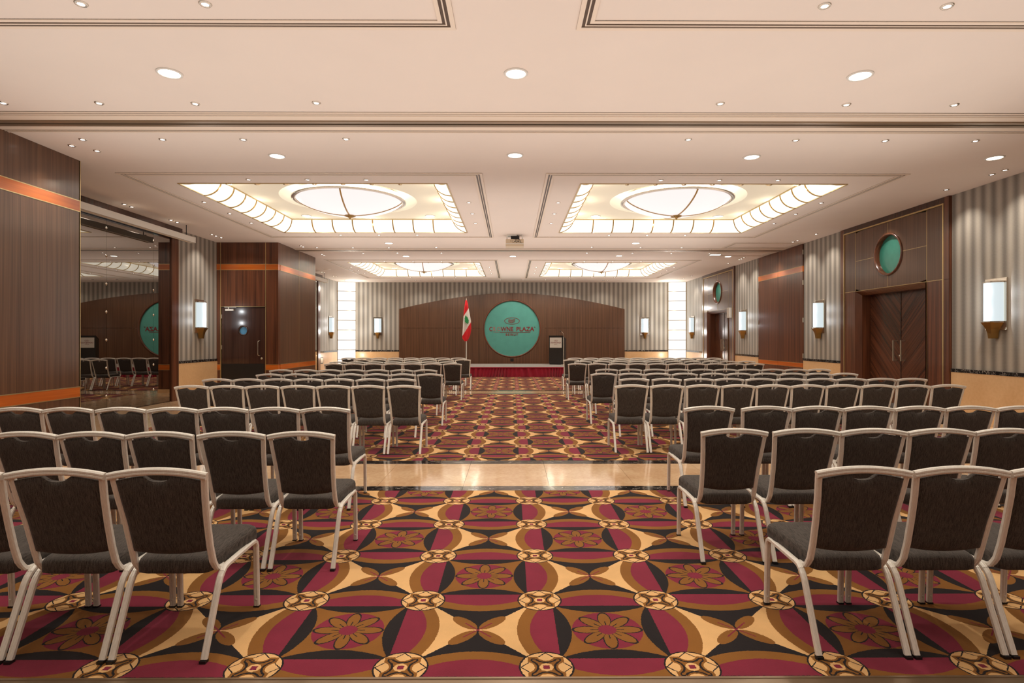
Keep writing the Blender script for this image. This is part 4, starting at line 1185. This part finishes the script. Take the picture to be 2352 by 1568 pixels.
def chair_parts():
    out = {}
    w = .03
    mb = MB()
    for sg in (-1, 1): mb.sweep(side_path(sg), tube(w, .024), (1, 0, 0))
    n_ = 16; P = [(HW * (-1 + 2 * k / n_), 0, ztp(-1 + 2 * k / n_)) for k in range(n_ + 1)]
    mb.sweep(P, tube(.034, .026), (0, 0, 1))
    out['back_frame'] = mb.mesh('back_frame', M['alu'])
    # seat rail (side tubes running under the seat)
    mb = MB()
    for sg in (-1, 1):
        x = sg * .2065
        mb.sweep([(x, .168, .352), (x, .19, .366), (x, .22, .371), (x, .49, .380)], tube(.028, .024), (1, 0, 0))
    mb.box(-.195, .195, .42, .445, .362, .38); mb.box(-.195, .195, .2, .222, .355, .375)
    out['seat_rail'] = mb.mesh('seat_rail', M['alu'])
    rear = {}
    for sg in (-1, 1):
        x = sg * .2065
        out['rear%d' % sg] = MB().sweep([(x, .004, .012), (x, .135, .31), (x, .15, .334), (x, .168, .352)], tube(.028, .024), (1, 0, 0)).mesh('leg', M['alu'])
        out['front%d' % sg] = MB().sweep([(x, .49, .380), (x, .513, .378), (x, .531, .366), (x, .54, .345), (x, .553, .008)], tube(.028, .024), (1, 0, 0)).mesh('leg', M['alu'])
        out['foot_r%d' % sg] = box(x - .0145, x + .0145, -.014, .016, 0, .013).mesh('foot', M['black'])
        out['foot_f%d' % sg] = box(x - .0145, x + .0145, .54, .567, 0, .009).mesh('foot', M['black'])
        out['stud%d' % sg] = MB().lathe([(0, -.016), (.006, -.015), (.008, -.012)], 8, (x, .552, .155), 0, 0, 2 * PI, True, 'y').lathe([(0, -.016), (.006, -.015), (.008, -.012)], 8, (x, .553, .045), 0, 0, 2 * PI, True, 'y').mesh('bumper', M['white'])
    # seat cushion
    def outline(ins, n_per=7):
        yr, yf, wr, wf = .118 + ins, .585 - ins, .178 - ins, .212 - ins
        rr, rf = .045, .06
        pts = []
        def corner(cx, cy, r, a0):
            for k in range(n_per): a = a0 + PI / 2 * k / (n_per - 1); pts.append((cx + r * math.cos(a), cy + r * math.sin(a)))
        corner(wf - rf, yf - rf, rf, 0); corner(-wf + rf, yf - rf, rf, PI / 2)
        corner(-wr + rr, yr + rr, rr, PI); corner(wr - rr, yr + rr, rr, 3 * PI / 2)
        return pts
    lay = [(.012, .383), (.0, .392), (0, .43), (.004, .446), (.014, .456), (.035, .461), (.09, .465)]
    mb = MB(); rings = [outline(i) for i, z in lay]; k = len(rings[0])
    for (i, z), rg in zip(lay, rings):
        for x, y in rg: mb.v.append((x, y, z - .024 * (1 - (y - .118) / .467)))
    for r_ in range(len(lay) - 1):
        for q in range(k): j = (q + 1) % k; mb.face([r_ * k + q, r_ * k + j, (r_ + 1) * k + j, (r_ + 1) * k + q], 0, True)
    mb.face(list(range(k))); mb.face([(len(lay) - 1) * k + q for q in range(k)], 0, True)
    out['seat'] = mb.mesh('seat', M['fabric'])
    # backrest pad with hand notch
    nx, nz = 28, 14; mb = MB()
    def bounds(s):
        top = ztp(s) - .021; x0 = s * .19
        nt = .056; 
        if abs(x0) < nt: top -= .030 * math.sqrt(1 - (x0 / nt) ** 2) ** .8
        bot = .463 + .018 * s * s
        return bot, top
    for side in (0, 1):
        for j in range(nz + 1):
            for i in range(nx + 1):
                s = -1 + 2 * i / nx; bt, tp = bounds(s); z = bt + (tp - bt) * j / nz
                x = s * (halfw(z) - .028)
                ed = min(1, (1 - abs(s)) * 7) ; ed2 = min(1, min(j, nz - j) / 2.0)
                bul = .010 + .012 * math.sqrt(max(0, ed * ed2))
                y = yback(z) + (-bul if side == 0 else bul + .004)
                mb.v.append((x, y, z))
    W_ = nx + 1; H2 = W_ * (nz + 1)
    for side in (0, 1):
        for j in range(nz):
            for i in range(nx): a = side * H2 + j * W_ + i; mb.face([a, a + 1, a + W_ + 1, a + W_], 0, True)
    for i in range(nx):
        mb.face([i, i + 1, H2 + i + 1, H2 + i]); a = nz * W_ + i; mb.face([a, a + 1, H2 + a + 1, H2 + a])
    for j in range(nz):
        a = j * W_; mb.face([a, a + W_, H2 + a + W_, H2 + a]); a += nx; mb.face([a, a + W_, H2 + a + W_, H2 + a])
    out['backrest'] = mb.mesh('backrest', M['fabric'])
    return out
CP = chair_parts()
def make_chair(x, y, rz, sx, label, group, near):
    r = thing('banquet_chair', label, 'chair', (x, y, 0), rz, group); r.scale = (sx, 1, 1)
    link('seat', CP['seat'], r); link('backrest', CP['backrest'], r); link('back_frame', CP['back_frame'], r); link('seat_rail', CP['seat_rail'], r)
    for sg in (-1, 1):
        a = link('leg', CP['rear%d' % sg], r); b = link('leg', CP['front%d' % sg], r)
        if near:
            link('foot', CP['foot_r%d' % sg], a); link('foot', CP['foot_f%d' % sg], b); link('bumper', CP['stud%d' % sg], b)
    return r
LROWS = [(2.64, [-1.64, -2.11, -2.58]), (3.68, [-1.36, -1.81, -2.27, -2.7, -3.14]),
 (4.98, [-1.63, -2.07, -2.52, -2.96, -3.41, -3.87, -4.31, -4.76]), (7.32, [-1.39, -1.85, -2.3, -2.75, -3.21, -3.66, -4.11]),
 (8.54, [-1.66, -2.12, -2.59, -3.05, -3.51, -3.96, -4.41]), (9.72, [-1.4, -1.86, -2.31, -2.76, -3.22, -3.68, -4.14]),
 (11.01, [-1.67, -2.13, -2.6, -3.06, -3.51, -3.97, -4.46]), (13.72, [-1.44, -1.92, -2.4, -2.87, -3.35, -3.82, -4.29]),
 (14.81, [-1.67, -2.14, -2.61, -3.09, -3.57, -4.04, -4.51]), (16.42, [-1.42, -1.91, -2.4, -2.89, -3.37, -3.85, -4.33]),
 (17.76, [-1.68, -2.17, -2.65, -3.14, -3.64, -4.13, -4.6, -5.08])]
RROWS = [(2.66, [1.65, 2.11, 2.57]), (3.78, [1.48, 1.96, 2.41, 2.86, 3.31]), (5.04, [1.75, 2.26, 2.71, 3.15, 3.61, 4.06, 4.52]),
 (7.4, [1.56, 2.02, 2.49, 2.95, 3.4, 3.86, 4.32, 4.78, 5.24, 5.7]), (8.6, [1.85, 2.34, 2.83, 3.29, 3.76, 4.22, 4.69, 5.15, 5.6, 6.05]),
 (9.87, [1.59, 2.07, 2.53, 3.0, 3.49, 3.95, 4.41, 4.87, 5.33, 5.79]), (11.21, [1.87, 2.34, 2.82, 3.28, 3.75, 4.22, 4.68, 5.15, 5.6, 6.06]),
 (13.72, [1.58, 2.06, 2.55, 3.03, 3.52, 3.98, 4.45, 4.92, 5.39, 5.86]), (15.12, [1.89, 2.39, 2.85, 3.34, 3.82, 4.31, 4.8, 5.29, 5.77, 6.25]),
 (16.32, [1.7, 2.18, 2.65, 3.13, 3.6, 4.08, 4.55, 5.03, 5.5, 5.97]), (17.64, [1.96, 2.45, 2.93, 3.41, 3.89, 4.36, 4.84, 5.31, 5.78, 6.26])]
for side, rows in (('left', LROWS), ('right', RROWS)):
    for ri, (y, xs) in enumerate(rows):
        sp = sum(abs(a - b) for a, b in zip(xs, xs[1:])) / (len(xs) - 1)
        sx = max(.97, min(1.055, sp * .98 / .446)); sg = 1 if xs[0] > 0 else -1
        xs = [abs(v) for v in xs]
        for q in range(1, len(xs)): xs[q] = max(xs[q], xs[q - 1] + .449 * sx)
        xs = [sg * v for v in xs]
        for ci, x in enumerate(xs):
            if ri == 0: rw = 'nearest row'
            elif ri == len(rows) - 1: rw = 'last row by the stage'
            else: rw = f'{ORD[ri]} row from the camera'
            pos = 'at the aisle end' if ci == 0 else ('at the wall end' if ci == len(xs) - 1 and ri > 2 else f'{ORD[ci]} seat from the aisle')
            lb = f'charcoal banquet chair, {side} block, {rw}, {pos}'
            make_chair(x, y, R(random.uniform(-.5, .5)), sx, lb, f'banquet chairs {side} of the aisle', ri < 3)

print('objects', len(bpy.data.objects))
